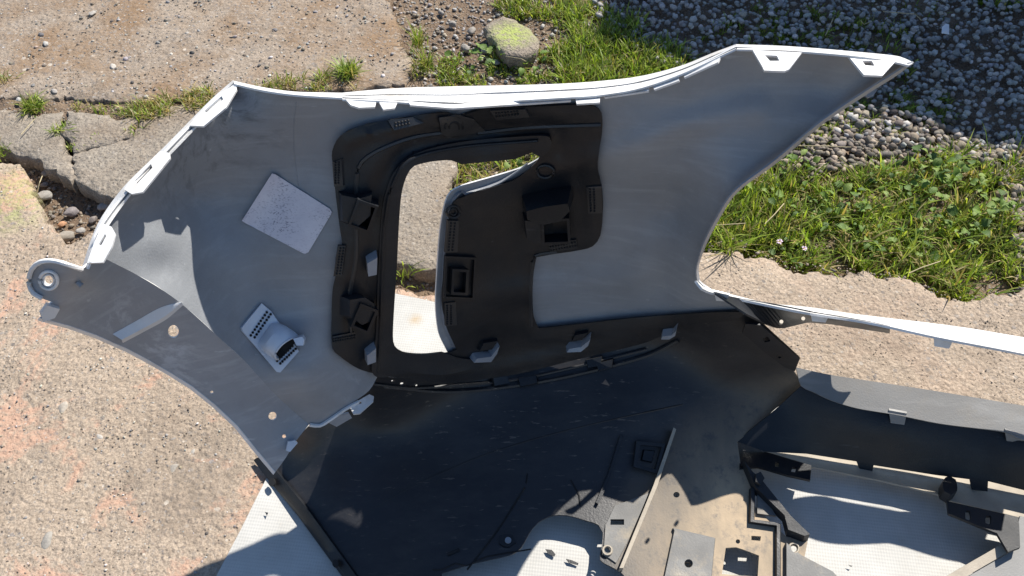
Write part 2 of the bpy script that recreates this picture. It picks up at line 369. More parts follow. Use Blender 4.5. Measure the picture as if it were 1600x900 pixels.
def rough_outline(px, z=0.0, step=.009, amp=.008):
    P = lift(np.array([p[:2] for p in px], float), z)[:, :2]; out = []
    n = len(P)
    for i in range(n):
        a, b = P[i], P[(i+1) % n]; L = np.linalg.norm(b - a); m = max(1, min(400, int(L / step))); nr = np.array([-(b-a)[1], (b-a)[0]]) / max(L, 1e-9)
        for k in range(m):
            q = a + (b - a) * k / m
            d = amp * (2.0 * mnoise.fractal(Vector((q[0]*16, q[1]*16, 3.1)), .9, 2.1, 5) + 1.3 * mnoise.fractal(Vector((q[0]*60, q[1]*60, 7.1)), .6, 2.1, 5))
            out.append(q + nr * d)
    return np.array(out)
def slab(name, px, z, depth, mat, grid=.035, amp=.008, bevel=.007):
    O = rough_outline(px, z, amp=amp)
    area = .5 * np.sum(O[:, 0] * np.roll(O[:, 1], -1) - np.roll(O[:, 0], -1) * O[:, 1])
    if area < 0: O = O[::-1]
    t = np.roll(O, -1, 0) - np.roll(O, 1, 0); t /= np.maximum(np.linalg.norm(t, axis=1), 1e-9)[:, None]; nr = np.stack([t[:, 1], -t[:, 0]], 1)
    W, F = triangulate(O, (), grid); N = len(O)
    hz = np.array([z + .0035 * mnoise.fractal(Vector((x*9, y*9, 1.7)), .8, 2.0, 5) for x, y in W])
    # the outline points come first in W
    ring = np.array([hz[i] for i in range(N)])
    rr = np.array([.5 + .9 * abs(mnoise.noise(Vector((x*40, y*40, 2)))) for x, y in O])
    V = [np.c_[W, hz]]; V[0][:N, 2] -= bevel * .35 * rr
    r1 = np.c_[O + nr * (bevel * .8 * rr)[:, None], ring - bevel * 1.2 * rr]
    r2 = np.c_[O + nr * (bevel * rr * .6)[:, None] + rng.normal(0, .0015, O.shape), np.full(N, z - depth * .55)]
    r3 = np.c_[O - nr * .004, np.full(N, z - depth)]
    n0 = len(W); V += [r1, r2, r3]; faces = []
    for f in F:
        a = W[f]; c = (a[1,0]-a[0,0])*(a[2,1]-a[0,1]) - (a[1,1]-a[0,1])*(a[2,0]-a[0,0]); faces.append(tuple(f) if c > 0 else tuple(f[::-1]))
    loops = [np.arange(N), n0 + np.arange(N), n0 + N + np.arange(N), n0 + 2*N + np.arange(N)]
    for A, B in zip(loops, loops[1:]):
        for i in range(N): j = (i+1) % N; faces.append((A[j], A[i], B[i], B[j]))
    return mesh_obj(name, np.concatenate(V), faces, mat, kind='structure', sharp=50)
NEAR = [(-260, 250), (0, 256), (34, 262), (50, 298), (54, 336), (84, 360), (97, 384), (130, 373), (165, 352), (260, 392), (400, 425), (560, 446), (640, 457), (700, 462), (900, 440), (1085, 402),
        (1096, 397), (1120, 392), (1146, 383), (1163, 400), (1213, 410), (1248, 428), (1279, 425), (1306, 430), (1336, 425), (1363, 432), (1406, 435), (1459, 460), (1493, 475), (1549, 463), (1600, 452), (1850, 440), (2300, 1300), (-900, 1300)]
slab("concrete_slab", NEAR, 0.0, .09, M["slab_near"])
slab("concrete_slab", [(-260, 182), (0, 172), (60, 181), (98, 173), (92, 203), (108, 238), (114, 280), (108, 276), (70, 262), (55, 252), (10, 232), (-260, 205)], -.004, .075, M["slab_mid"], bevel=.004, amp=.006)
slab("concrete_slab", [(104, 173), (140, 174), (185, 186), (211, 182), (202, 211), (160, 222), (113, 236), (98, 205)], .003, .07, M["slab_mid"], amp=.006)
slab("concrete_slab", [(219, 179), (260, 167), (320, 152), (400, 165), (560, 200), (640, 230), (707, 242), (704, 300), (692, 418), (620, 414), (560, 402), (400, 362), (250, 328), (192, 314), (160, 300), (146, 292), (120, 284), (116, 240), (165, 226), (207, 214)], -.001, .075, M["slab_mid"], bevel=.004, amp=.006)
slab("concrete_slab", [(-420, -260), (570, -260), (594, -20), (604, 6), (612, 25), (618, 42), (624, 62), (633, 85), (642, 104), (641, 121), (604, 134), (540, 141), (480, 139), (400, 140), (330, 149), (240, 156), (150, 153), (60, 150), (0, 149), (-420, 150)], .0, .06, M["slab_far"])

def soil(px, z):
    O = rough_outline(px, z, .02, .004); W, F = triangulate(O, (), .012); hz = np.array([z + .011 * mnoise.fractal(Vector((x*22, y*22, 4)), .9, 2.0, 5) for x, y in W])
    return mesh_obj("soil", np.c_[W, hz], [tuple(f) if (W[f[1]][0]-W[f[0]][0])*(W[f[2]][1]-W[f[0]][1]) - (W[f[1]][1]-W[f[0]][1])*(W[f[2]][0]-W[f[0]][0]) > 0 else tuple(f[::-1]) for f in F], M["dirt"], kind='structure', sharp=0)
soil([(-300, 140), (60, 142), (240, 146), (330, 138), (480, 128), (660, 112), (680, 250), (400, 190), (300, 172), (200, 196), (90, 188), (0, 182), (-300, 196)], -.012)
# ------------------------------------------------------------------ stones, gravel
ICO = None
def ico(sub=2):
    bm = bmesh.new(); bmesh.ops.create_icosphere(bm, subdivisions=sub, radius=1); V = np.array([v.co[:] for v in bm.verts]); F = np.array([[v.index for v in f.verts] for f in bm.faces]); bm.free(); return V, F
def stone_shape(sub, seed, rough=.28):
    V, F = ico(sub); r = np.random.default_rng(seed); o = r.uniform(-50, 50, 3)
    d = np.array([mnoise.noise(Vector(v * 1.1 + o)) * rough + mnoise.noise(Vector(v * 2.6 + o)) * rough * .35 for v in V]); W = V * (1 + d)[:, None]
    for _ in range(5):   # a few worn facets
        n = r.normal(size=3); n /= np.linalg.norm(n); h = W @ n; k = r.uniform(.62, .85); W = W - np.where(h > k, (h - k) * .8, 0)[:, None] * n
    return W, F
def batch(name, shapes, pos, size, cols, mat, flat=(.5, .9), kind='stuff', label=None, cat=None, sink=.25):
    n = len(pos); Vs, Fs, Cs = [], [], []; o = 0
    for i in range(n):
        W, F = shapes[i % len(shapes)]; a = rng.uniform(0, 6.28); sc = size[i] * np.array([1.0, rng.uniform(.6, .95), rng.uniform(*flat)])
        w = W * sc; tl = rng.normal(0, .22, 2); w = w @ np.array([[1, 0, tl[0]], [0, 1, tl[1]], [-tl[0], -tl[1], 1]]).T
        c, s = math.cos(a), math.sin(a); w = w @ np.array([[c, -s, 0], [s, c, 0], [0, 0, 1]]).T
        Vs.append(w + pos[i] + [0, 0, sc[2] * (1 - 2*sink)]); Fs.append(F + o); o += len(W); Cs.append(np.repeat(cols[i][None], len(W), 0))
    return raw(name, np.concatenate(Vs), np.concatenate(Fs), np.concatenate(Cs), mat, kind, label, cat)
def raw(name, V, F, C, mat, kind=None, label=None, cat=None, smooth=True):
    me = bpy.data.meshes.new(name); me.vertices.add(len(V)); me.vertices.foreach_set("co", V.astype(np.float32).ravel())
    k = F.shape[1]; me.loops.add(F.size); me.loops.foreach_set("vertex_index", F.astype(np.int32).ravel())
    me.polygons.add(len(F)); me.polygons.foreach_set("loop_start", np.arange(0, F.size, k, dtype=np.int32)); me.polygons.foreach_set("loop_total", np.full(len(F), k, np.int32))
    me.polygons.foreach_set("use_smooth", np.full(len(F), smooth)); me.update(calc_edges=True)
    at = me.attributes.new("tint", 'FLOAT_COLOR', 'POINT'); at.data.foreach_set("color", np.c_[C, np.ones(len(C))].astype(np.float32).ravel())
    me.materials.append(mat); me.validate(); o = bpy.data.objects.new(name, me); col.objects.link(o)
    if kind: o["kind"] = kind
    tag(o, label, cat); return o
def poly_px(px): return np.array(px, float)
def scatter_px(px, n, z=0.0, holes=()):
    """n points spread evenly over the ground inside a region outlined in photo pixels"""
    P = lift(poly_px(px), z)[:, :2]; lo, hi = P.min(0), P.max(0); out = []; H = [lift(poly_px(h), z)[:, :2] for h in holes]
    while len(out) < n:
        q = rng.uniform(lo, hi, (max(200, n), 2)); ok = inside(q, P)
        for h in H: ok &= ~inside(q, h)
        out += list(q[ok])
    return np.array(out[:n])
def stone_cols(n, pal, j=.12):
    pal = np.array(pal); c = pal[rng.integers(0, len(pal), n)]; return np.clip(c * rng.uniform(1-2*j, 1+2*j, (n, 1)) * rng.uniform(1-j*.3, 1+j*.3, (n, 3)), .01, .9)
SH1 = [stone_shape(1, s, .36) for s in range(16)]; SHA = [stone_shape(2, s + 90, .42) for s in range(12)]; SH2 = [stone_shape(2, s + 40) for s in range(12)]
GREY = [(.30, .29, .28), (.37, .355, .335), (.23, .225, .22), (.45, .42, .39), (.32, .29, .26)]
TAN = [(.27, .22, .165), (.21, .18, .145), (.17, .15, .13), (.33, .275, .21), (.14, .12, .10)]
def fld_z(q): return -.055 + np.array([.012 * mnoise.fractal(Vector((x*5, y*5, 0)), 1.0, 2.0, 4) for x, y in q])
def gravel(name, px, n, smin, smax, pal, label, shapes, layers=1, zb=0.0):
    q = scatter_px(px, n, -.03); sz = smin + (smax - smin) * rng.beta(1.3, 2.6, n)
    pos = np.c_[q, fld_z(q) + zb + rng.uniform(0, .014, n) * (layers > 1)]
    return batch(name, shapes, pos, sz, stone_cols(n, pal), M["stones"], (.45, .85), 'stuff', label, "gravel", .2)
gravel("gravel", [(860, -160), (1900, -260), (2000, 280), (1600, 250), (1480, 235), (1330, 215), (1180, 170), (1060, 110), (960, 60), (930, 20)], 9500, .0065, .0155, GREY, "grey rounded gravel bed in the shade at the top right", SH1, 2, .012)
gravel("gravel", [(860, -160), (1900, -260), (2000, 280), (1600, 250), (1480, 235), (1330, 215), (1180, 170), (1060, 110), (960, 60), (930, 20)], 4500, .0025, .0075, GREY + TAN, "fine grit between the larger shaded gravel stones", SH1, 1, .012)
gravel("gravel", [(1040, 330), (1040, 200), (1180, 150), (1290, 165), (1480, 185), (1620, 225), (1700, 480), (1590, 470), (1580, 330), (1540, 250), (1420, 245), (1260, 275)], 2500, .006, .016, TAN, "sunlit tan gravel between the two patches of grass", SHA, 2, .006)
gravel("gravel", [(590, -80), (960, -120), (990, 40), (900, 130), (760, 135), (655, 132), (645, 95), (625, 40)], 2100, .003, .011, TAN + GREY, "small loose gravel on brown soil beside the far slab", SH1, 1, .0)
gravel("gravel", [(706, 225), (850, 225), (850, 300), (704, 300)], 160, .004, .012, TAN, "small stones on the soil seen through the lamp opening", SH1)
gravel("gravel", [(-60, 238), (12, 236), (60, 258), (112, 282), (150, 296), (200, 322), (330, 355), (640, 425), (690, 440), (560, 440), (180, 350), (130, 370), (97, 380), (56, 335), (44, 282), (0, 254)], 520, .002, .009, TAN + [(.14, .10, .07)], "gritty soil and small stones in the broken gap between slabs", SH1)
def grit(px, n, smin, smax, pal, label, z=0.0, holes=()):
    q = scatter_px(px, n, z, holes); sz = smin + (smax - smin) * rng.beta(1.0, 5.0, n)
    return batch("grit", SH1, np.c_[q, np.full(n, z)], sz, stone_cols(n, pal, .15), M["stones"], (.35, .7), 'stuff', label, "grit", .38)
grit([(-100, 270), (40, 300), (100, 390), (160, 380), (420, 560), (440, 760), (330, 920), (-150, 920)], 1700, .001, .0062, TAN + GREY + [(.5, .45, .38)], "scattered grit and small chips on the near slab")
grit([(-200, -60), (595, -60), (612, 25), (638, 118), (540, 136), (330, 145), (0, 145), (-200, 145)], 3000, .0015, .0115, TAN + GREY + [(.10, .095, .09)], "loose grit and pebbles on the far slab")
grit([(1100, 410), (1230, 430), (1480, 480), (1640, 470), (1700, 700), (1250, 600)], 500, .001, .004, TAN, "fine grit on the slab behind the bumper")

grit([(1085, 384), (1150, 372), (1210, 402), (1300, 418), (1400, 426), (1490, 466), (1640, 440), (1640, 470), (1490, 490), (1400, 448), (1210, 422), (1100, 412)], 420, .0015, .008, TAN, "crumbs of broken concrete along the slab edge", -.003)
def rock(name, u, v, size, colr, label, z=0.0, flat=.6, asp=.75, rot=0.0, seed=1, group=None, mat=None, cat="stone", sub=3, rough=.28, tilt=(0, 0)):
    W, F = stone_shape(sub, seed, rough); w = W * np.array([size, size * asp, size * flat]); c, s = math.cos(rot), math.sin(rot)
    w = w @ np.array([[1, 0, tilt[0]], [0, 1, tilt[1]], [-tilt[0], -tilt[1], 1]]).T
    w = w @ np.array([[c, -s, 0], [s, c, 0], [0, 0, 1]]).T; p = G(u, v, z)
    o = raw(name, w + [0, 0, size * flat * .55], F, np.repeat(np.array([colr]), len(w), 0), mat or M["stones"], None, label, cat)
    o.location = tuple(p)
    if group: o["group"] = group
    return o
gp = "pebbles in the broken gap at the left"
for (u, v, s, c, lb, zz, rt, sd) in [
    (70, 309, .020, (.30, .28, .25), "round grey pebble at the left side of the broken gap in the slabs", -.05, .3, 3),
    (113, 334, .019, (.24, .21, .20), "flat brown oval pebble in the middle of the broken gap", -.05, .2, 4),
    (73, 272, .014, (.28, .26, .24), "small round pebble under the broken edge of the old slab", -.048, 1.0, 5),
    (172, 296, .019, (.30, .27, .23), "blocky stone wedged under the slab edge beside the bumper tab", -.04, 1.1, 6),
    (165, 325, .018, (.33, .31, .29), "pale grey stone touching the bumper edge in the gap", -.05, .8, 7),
    (102, 373, .024, (.27, .24, .20), "flat dark stone at the bottom tip of the broken gap", -.05, .5, 8),
    (127, 362, .012, (.34, .32, .29), "small pale stone at the right end of the broken gap", -.045, .1, 9),
    (98, 352, .011, (.42, .23, .13), "orange brown stone chip in the broken gap", -.048, .6, 10),
    (70, 290, .011, (.20, .18, .17), "small dark pebble between two larger pebbles in the gap", -.05, .6, 11),
    (146, 345, .013, (.21, .18, .16), "dark angular stone on the soil left of the bumper tab", -.05, 1.4, 12)]:
    rock("pebble", u, v, s, c, lb, zz, .55, .72, rt, sd, gp)
gp = "loose stones on the far slab"
for (u, v, s, c, lb, sd) in [
    (177, 105, .0125, (.46, .42, .37), "pale squared stone chip lying alone on the far slab", 21), (85, 144, .011, (.36, .33, .30), "egg shaped grey pebble above the left grass tuft", 22),
    (145, 22, .013, (.38, .35, .31), "flat grey pebble near the top left of the far slab", 23), (65, 55, .011, (.16, .15, .15), "dark stone with a pale one beside it on the far slab", 24),
    (72, 70, .012, (.40, .38, .35), "pale rounded pebble just below a dark stone on the far slab", 25), (300, 83, .008, (.07, .07, .07), "small black flat chip on the brown part of the far slab", 26),
    (405, 103, .007, (.10, .10, .10), "small black stone above the bumper corner", 27), (430, 48, .010, (.17, .16, .16), "dark pebble near the middle of the far slab", 28),
    (30, 157, .010, (.42, .40, .37), "white stone at the left end of the soil joint", 29), (52, 134, .008, (.2, .19, .18), "dark pebble beside the soil joint at the left", 30),
    (228, 152, .008, (.3, .29, .27), "small grey pebble in the joint above the middle slab", 31), (268, 85, .007, (.5, .46, .40), "small cream pebble right of the squared chip", 32)]:
    rock("pebble", u, v, s, c, lb, .0, .45, .7, rng.uniform(0, 3), sd, gp)
gp = "stones embedded in the near slab"
for (u, v, s, c, lb, sd) in [
    (75, 846, .017, (.27, .25, .22), "long grey pebble set in the near slab at the bottom left", 41), (100, 638, .015, (.34, .30, .25), "tan pebble set flush in the slab under the bumper tab", 42),
    (157, 683, .009, (.40, .37, .33), "small bright chip in the middle of the near slab", 43), (224, 641, .006, (.38, .36, .33), "white grit stone among small ones on the near slab", 44),
    (354, 701, .006, (.45, .43, .40), "bright chip with a sharp shadow near the bumper arch", 45), (302, 707, .008, (.36, .33, .29), "oval pebble at the top of the small stone cluster", 46),
    (302, 741, .009, (.30, .28, .26), "long pebble at the bottom of the small stone cluster", 47), (272, 733, .013, (.30, .27, .23), "broad flat pebble left of the small stone cluster", 48),
    (228, 800, .008, (.28, .26, .25), "round dark pebble on the pink stained slab", 49), (330, 895, .006, (.08, .08, .08), "small black stone at the bottom edge beside the tarp", 50),
    (22, 874, .010, (.25, .24, .23), "grey pebble at the bottom left corner of the slab", 51), (270, 687, .008, (.27, .25, .23), "greyish pebble above the small stone cluster", 52)]:
    rock("pebble", u, v, s, c, lb, -.004, .32, .62, rng.uniform(0, 3), sd, gp)
lich = concrete("lichen_stone", (.24, .20, .16), (.33, .28, .22), .35, scale=1.6)
def lichen_on():
    nt = lich.node_tree; t = NT(nt); b = nt.nodes["Principled BSDF"]; src = b.inputs["Base Color"].links[0].from_socket
    ge = t.n.new("ShaderNodeNewGeometry"); sp = t.n.new("ShaderNodeSeparateXYZ"); t.link(ge.outputs["Normal"], sp.inputs[0])
    k = t.math('MULTIPLY', t.near(G(800, 54, .004), .03, .085), t.ramp(t.noise(60, 7, .78), [(.40, 0.0), (.52, .85)]))
    t.link(t.mix(k, src, (.36, .42, .11)), b.inputs["Base Color"])
lichen_on()
ls = slab("stone", [(762, 40), (768, 32), (785, 25), (806, 30), (826, 44), (838, 60), (839, 70), (828, 80), (812, 85), (793, 79), (778, 68), (766, 54)], .004, .062, lich, grid=.012, amp=.005, bevel=.012)
del ls["kind"]; tag(ls, "large flat stone with yellow green lichen on its top", "stone")
for (u, v, s, lb, sd) in [(737, 50, .016, "brown stone at the left of the lichen stone", 61), (708, 40, .015, "grey stone in the gravel left of the lichen stone", 62), (727, 78, .017, "dark grey stone under the left edge of the lichen stone", 63),
                          (758, 82, .012, "small stone below the lichen stone", 64), (775, 100, .014, "pale stone in grass below the lichen stone", 65), (808, 105, .013, "grey pebble in grass below right of the lichen stone", 66), (690, 22, .013, "flat pale stone near the top of the small gravel", 67)]:
    rock("pebble", u, v, s, (.29, .265, .235), lb, -.045, .6, .75, rng.uniform(0, 3), sd, "stones round the lichen stone")

# ------------------------------------------------------------------ tarp
def tarp():
    px = [(300, 980), (340, 900), (378, 828), (416, 752), (500, 588), (566, 462), (600, 456), (622, 462), (655, 469), (700, 480), (900, 524), (1200, 590), (1700, 695), (1900, 1050)]
    O = straight(px, 14); W, F = triangulate(O, (), 18)
    P = lift(W, 0.0)
    P[:, 2] = .006 + np.array([.0016 * mnoise.fractal(Vector((x*6 + y*3, y*4, 5)), .8, 2.0, 4) for x, y, _ in P]) 
    o = shell("tarp", P, F, [M["tarp"]], None, .0016)
    tag(o, "white woven plastic tarp lying on the slab beneath the bumper", "tarp"); return o
tp = tarp()
def flat_patch(name, px, z, mat, parent, th=.0006):
    O = straight(px, 4); W, F = triangulate(O, (), 6); return shell(name, lift(W, z), F, [mat], parent, th)
for pts in ([(852, 858), (862, 859), (868, 866), (866, 870), (856, 865)], [(884, 873), (893, 875), (904, 880), (903, 883), (888, 879)], [(414, 800), (419, 801), (417, 806)], [(1325, 882), (1332, 884), (1330, 886)]):
    flat_patch("tear", pts, .0125, M["black2"], tp)

# ================================================================== THE BUMPER COVER
bp = empty("bumper_cover", tuple(G(800, 650, 0)))
tag(bp, "white car bumper cover seen from its unpainted grey and black inner side", "bumper")
crease = [(152, 398, .535), (180, 412, .50), (215, 430, .465), (255, 454, .435), (290, 480, .405), (345, 530, .352), (380, 562, .315), (410, 595, .282), (445, 630, .242), (483, 663, .205)]
arch = [(62, 497, .505), (110, 510, .47), (150, 524, .438), (200, 546, .39), (230, 562, .362), (265, 582, .335), (300, 604, .308), (335, 632, .28), (370, 665, .25), (402, 705, .215), (430, 738, .185)]
rim = [(128, 420, .54), (148, 375, .55), (165, 345, .556), (200, 300, .566), (265, 232, .58), (330, 164, .592), (365, 129, .60), (410, 139, .612), (460, 147, .63), (540, 152, .65), (640, 157, .668), (720, 160, .684), (812, 157, .694), (870, 154, .70),
       (930, 150, .705), (1000, 140, .712), (1060, 118, .738), (1110, 93, .76), (1150, 73, .775), (1290, 81, .78), (1400, 91, .775), (1425, 98, .77)]
cut = [(1365, 140, .735), (1290, 190, .70), (1215, 252, .634), (1150, 300, .594), (1120, 345, .54), (1100, 385, .482), (1089, 420, .425), (1092, 440, .392), (1116, 457, .366)]
low = [(1170, 490, .315), (1050, 508, .245), (950, 525, .195), (850, 545, .16), (760, 570, .16), (690, 592, .175), (590, 588, .225), (575, 612, .215), (550, 630, .215)]
inner = [(200, 322, .538), (247, 377, .468), (300, 300, .465), (250, 420, .438), (340, 400, .385), (330, 470, .372), (420, 450, .338), (450, 400, .385), (480, 250, .525), (410, 210, .545), (400, 540, .302), (470, 590, .285),
         (600, 400, .425), (700, 400, .40), (620, 260, .575), (760, 250, .575), (900, 300, .51), (1000, 400, .39), (1000, 260, .585), (880, 450, .29), (1150, 180, .675), (1050, 330, .485), (560, 500, .325), (700, 500, .285), (1280, 140, .715), (760, 190, .635), (1040, 450, .325)]
def raised(L): return [(u, v, z + .138 * min(1, max(0, (750 - u) / 350)) * min(1, max(0, (760 - v) / 350))) for u, v, z in L]
crease, arch, rim, low, inner = map(raised, (crease, arch, rim, low, inner))
SK = Field(crease + rim + cut + low + inner)
FL = Field(crease + arch + raised([(75, 440, .535), (128, 420, .54), (45, 440, .53), (60, 470, .52), (140, 460, .49), (470, 700, .20)]))
xy = lambda L: [(p[0], p[1]) for p in L]
skin_out = curve([(152, 398, 1)] + xy(rim[1:6]) + [(365, 129, 1)] + xy(rim[7:18]) + [(1150, 73, 1)] + xy(rim[19:21]) + [(1425, 98, 1)] + xy(cut[:-1]) + [(1116, 457, 1), (1170, 490, 1)] + xy(low[1:6]) + [(590, 588, 1), (577, 610), (550, 630), (520, 652), (500, 663), (483, 663, 1)] + xy(crease[::-1][1:-1]), 8)
HOLE = curve([(636, 274), (648, 259), (700, 248), (780, 240), (829, 234, 1), (833, 240), (826, 252), (800, 268), (760, 282), (722, 294), (703, 304), (695, 320), (688, 360), (684, 420), (682, 470), (686, 510), (696, 534), (702, 546, 1), (690, 551), (660, 554), (630, 551), (617, 541), (614, 525), (616, 480), (620, 420), (624, 340), (628, 300)], 6)
SKH = HOLE.mean(0) + (HOLE - HOLE.mean(0)) * np.array([1.16, 1.07])
def line_dist(q, L):
    best = np.full(len(q), 1e9)
    for a, b in zip(L[:-1], L[1:]):
        d = b - a; t = np.clip(((q - a) @ d) / max(d @ d, 1e-12), 0, 1); best = np.minimum(best, np.linalg.norm(q - a - t[:, None] * d, axis=1))
    return best
CUTL = curve([(1450, 85), (1365, 140), (1290, 190), (1215, 252), (1150, 300), (1120, 345), (1100, 385), (1089, 420), (1080, 470)], 10, False)
CRL = curve([(850, 262), (940, 246), (1010, 220), (1090, 190), (1180, 170)], 10, False); CRL2 = curve([(940, 186), (1010, 184), (1080, 190)], 10, False)
WINGL = curve([(152, 398), (215, 430), (290, 480), (345, 530), (410, 595), (483, 663)], 10, False)
sst = lambda x: np.clip(x, 0, 1) ** 2 * (3 - 2 * np.clip(x, 0, 1))
def skin_relief(q):
    q = np.asarray(q, float).reshape(-1, 2); d = line_dist(q, CUTL); r = -.021 * np.clip(1 - d / 82, 0, 1) ** 1.5 * sst((475 - q[:, 1]) / 90)
    r += .012 * np.exp(-(line_dist(q, CRL) / 22) ** 2) * sst((q[:, 0] - 830) / 120) + .002 * np.exp(-(line_dist(q, CRL2) / 12) ** 2)
    r += .012 * np.exp(-((q[:, 1] - 452 + (q[:, 0] - 850) * .12) / 22) ** 2) * sst((q[:, 0] - 700) / 100) * sst((1060 - q[:, 0]) / 90)
    return r
class Relief(Field):
    def __init__(s, base, f): s.b = base; s.f = f
    def __call__(s, uv): return s.b(uv)
    def pt(s, uv, off=0.0): return lift(uv, s.b(uv), off + s.f(uv))
SK0 = SK; SK = Relief(SK0, skin_relief)
sheet("skin", skin_out, SK, [M["skin"], M["white"]], bp, .0032, holes=[SKH], grid=11)
class ByU(Field):
    """level plates: the height follows the rim, by column or by row"""
    def __init__(s, L, axis, dz=0.0): L = sorted((p[axis], p[2] + dz) for p in L); s.x = [a for a, _ in L]; s.z = [b for _, b in L]; s.a = axis
    def __call__(s, uv): return np.interp(np.asarray(uv, float).reshape(-1, 2)[:, s.a], s.x, s.z)
TOPF = ByU(rim[6:], 0, -.002); SIDEF = ByU(rim[:7], 1, -.002)
# wheel-arch flange with its eye, holes and stiffening bar
def circ(u, v, r, n=14, e=1.0, a=0.0): 
    w = np.linspace(0, 2*math.pi, n, endpoint=False); x, y = r*np.cos(w), r*e*np.sin(w); return np.stack([u + x*math.cos(a) - y*math.sin(a), v + x*math.sin(a) + y*math.cos(a)], 1)
fl_out = curve([(152, 398, 1)] + xy(crease[1:-1]) + [(483, 663, 1), (462, 690), (446, 716), (430, 738, 1)] + xy(arch[::-1][1:-1]) + [(66, 500, 1), (62, 488), (82, 472, 1), (70, 468), (55, 461), (45, 443), (48, 422), (62, 410), (85, 408), (128, 421, 1), (140, 412)], 7)
flh = [circ(76, 438, 8), circ(271, 518, 8.5, e=1.2), circ(426, 650, 6.5), circ(444, 682, 3.2), circ(331, 613, 2.5)]
def scuff(m, spots):
    nt = m.node_tree; t = NT(nt); b = nt.nodes["Principled BSDF"]; cur = b.inputs["Base Color"].links[0].from_socket; o_ = G(800, 650, 0)
    for (u, v), f, r0, r1, rot, c in spots:
        k = t.math('MULTIPLY', t.near(f.pt([(u, v)])[0] - o_, r0, r1), t.ramp(t.noise(48, 6, .7, co=t.stretch((.25, 1.6, .6), (0, 0, rot)), dist=.3), [(.50, 0.0), (.62, .75)])); cur = t.mix(k, cur, c)
    t.link(cur, b.inputs["Base Color"])
scuff(M["flange"], [((262, 545), FL, .012, .06, .9, (.50, .51, .53)), ((300, 585), FL, .01, .05, 1.2, (.48, .49, .5)), ((180, 490), FL, .01, .07, -.4, (.40, .41, .43))])
scuff(M["skin"], [((370, 190), SK, .01, .09, .2, (.09, .095, .10)), ((1000, 205), SK, .005, .06, 0, (.30, .31, .33)), ((560, 600), SK, .01, .05, .5, (.34, .35, .37)), ((880, 450), SK, .01, .12, .1, (.24, .25, .27)), ((300, 250), SK, .01, .1, .7, (.12, .125, .13))])
fl = sheet("wheel_arch_flange", fl_out, FL, [M["flange"], M["white"]], bp, .003, holes=flh, grid=11)
def ring3(field, u, v, r, off, n=20, e=1.0): c = circ(u, v, r, n, e); return np.concatenate([field.pt(c, off), field.pt(c[:1], off)])
tube("eyelet_ring", ring3(FL, 76, 438, 14, .002), .0022, M["white"], fl); tube("eyelet_ring", ring3(FL, 76, 438, 9, .001), .0014, M["chipwhite"], fl)
tube("eye_rim", np.concatenate([FL.pt(curve([(66, 466), (52, 458), (45, 441), (50, 420), (64, 409), (86, 408), (128, 421)], 6, False), .003)]), .003, M["white"], fl)
tube("peg", [FL.pt([(121, 441)])[0], FL.pt([(128, 447)], .014)[0]], .0035, M["flange"], fl, 8)
_a = curve([(176, 522), (212, 502), (250, 481), (284, 471)], 6, False); _b = curve([(190, 531), (222, 514), (258, 494), (284, 472)], 6, False); _n = min(len(_a), len(_b)); _a, _b = _a[:_n], _b[:_n]
ribbon("stiffening_bar", [FL.pt(_a, .0005), FL.pt(_b, .013 * np.linspace(1, .25, _n)), FL.pt(_b + [2, 5], .0)], [M["chipwhite"]], bp, .001)
# bolt lip along the arch
a2 = straight(xy(arch), 8, False); a1 = a2 + np.array([-3, 4]); ribbon("arch_lip", [FL.pt(a2, .001), lift(a1, FL(a2) - .008)], [M["chipwhite"]], bp, .002)
block("corner_tab", straight([(72, 472), (92, 478), (84, 492), (66, 498), (62, 486)], 8), FL, .006, M["white"], bp)
block("corner_tab", straight([(449, 688), (460, 686), (464, 690), (452, 704), (446, 702)], 8), FL, .008, M["bracket"], bp)
# folded rim edges
def rim_ribbon(name, top, bot, zt, prof, mats, field=None, step=10):
    T = curve(top, step, False); B = curve(bot, step, False); n = 60
    rs = lambda L: np.stack([np.interp(np.linspace(0, 1, n), np.r_[0, np.cumsum(np.linalg.norm(np.diff(L, axis=0), axis=1))] / np.linalg.norm(np.diff(L, axis=0), axis=1).sum(), L[:, k]) for k in (0, 1)], 1)
    T, B = rs(T), rs(B); rails = []
    for f, dz in prof:
        q = T * (1 - f) + B * f; z0 = (field or SK)(B); rails.append(lift(q, z0 + zt * (1 - f) + dz))
    return ribbon(name, rails, mats, bp, .0025)
rim_ribbon("top_flange", [(533, 145), (600, 139), (660, 136), (800, 133), (870, 131), (933, 127), (1000, 119), (1066, 102), (1110, 84), (1150, 69)], [(535, 155), (600, 158), (660, 162), (710, 164), (760, 160), (890, 152), (935, 149), (1000, 138), (1066, 115), (1150, 76)],
           -.012, [(0, -.004), (.12, .001), (.42, .002), (.48, -.001), (.60, -.001), (.68, .002), (1, .004)], [M["white"]])
rim_ribbon("top_flange", [(365, 126), (410, 136), (460, 143), (533, 145)], [(366, 131), (410, 141), (460, 148), (535, 153)], -.004, [(0, -.003), (.4, .002), (1, .004)], [M["white"]])
rim_ribbon("top_flange", [(1150, 69), (1230, 72), (1330, 80), (1405, 88), (1428, 98)], [(1152, 77), (1230, 79), (1330, 87), (1395, 96), (1420, 102)], -.004, [(0, -.003), (.35, .002), (1, .005)], [M["white"]])
rim_ribbon("side_flange", [(364, 125), (328, 157), (258, 228), (193, 292), (158, 340), (143, 372), (128, 418)], [(368, 132), (338, 163), (268, 236), (205, 300), (168, 350), (152, 380), (136, 420)], -.004, [(0, -.003), (.4, .001), (1, .004)], [M["white"]])
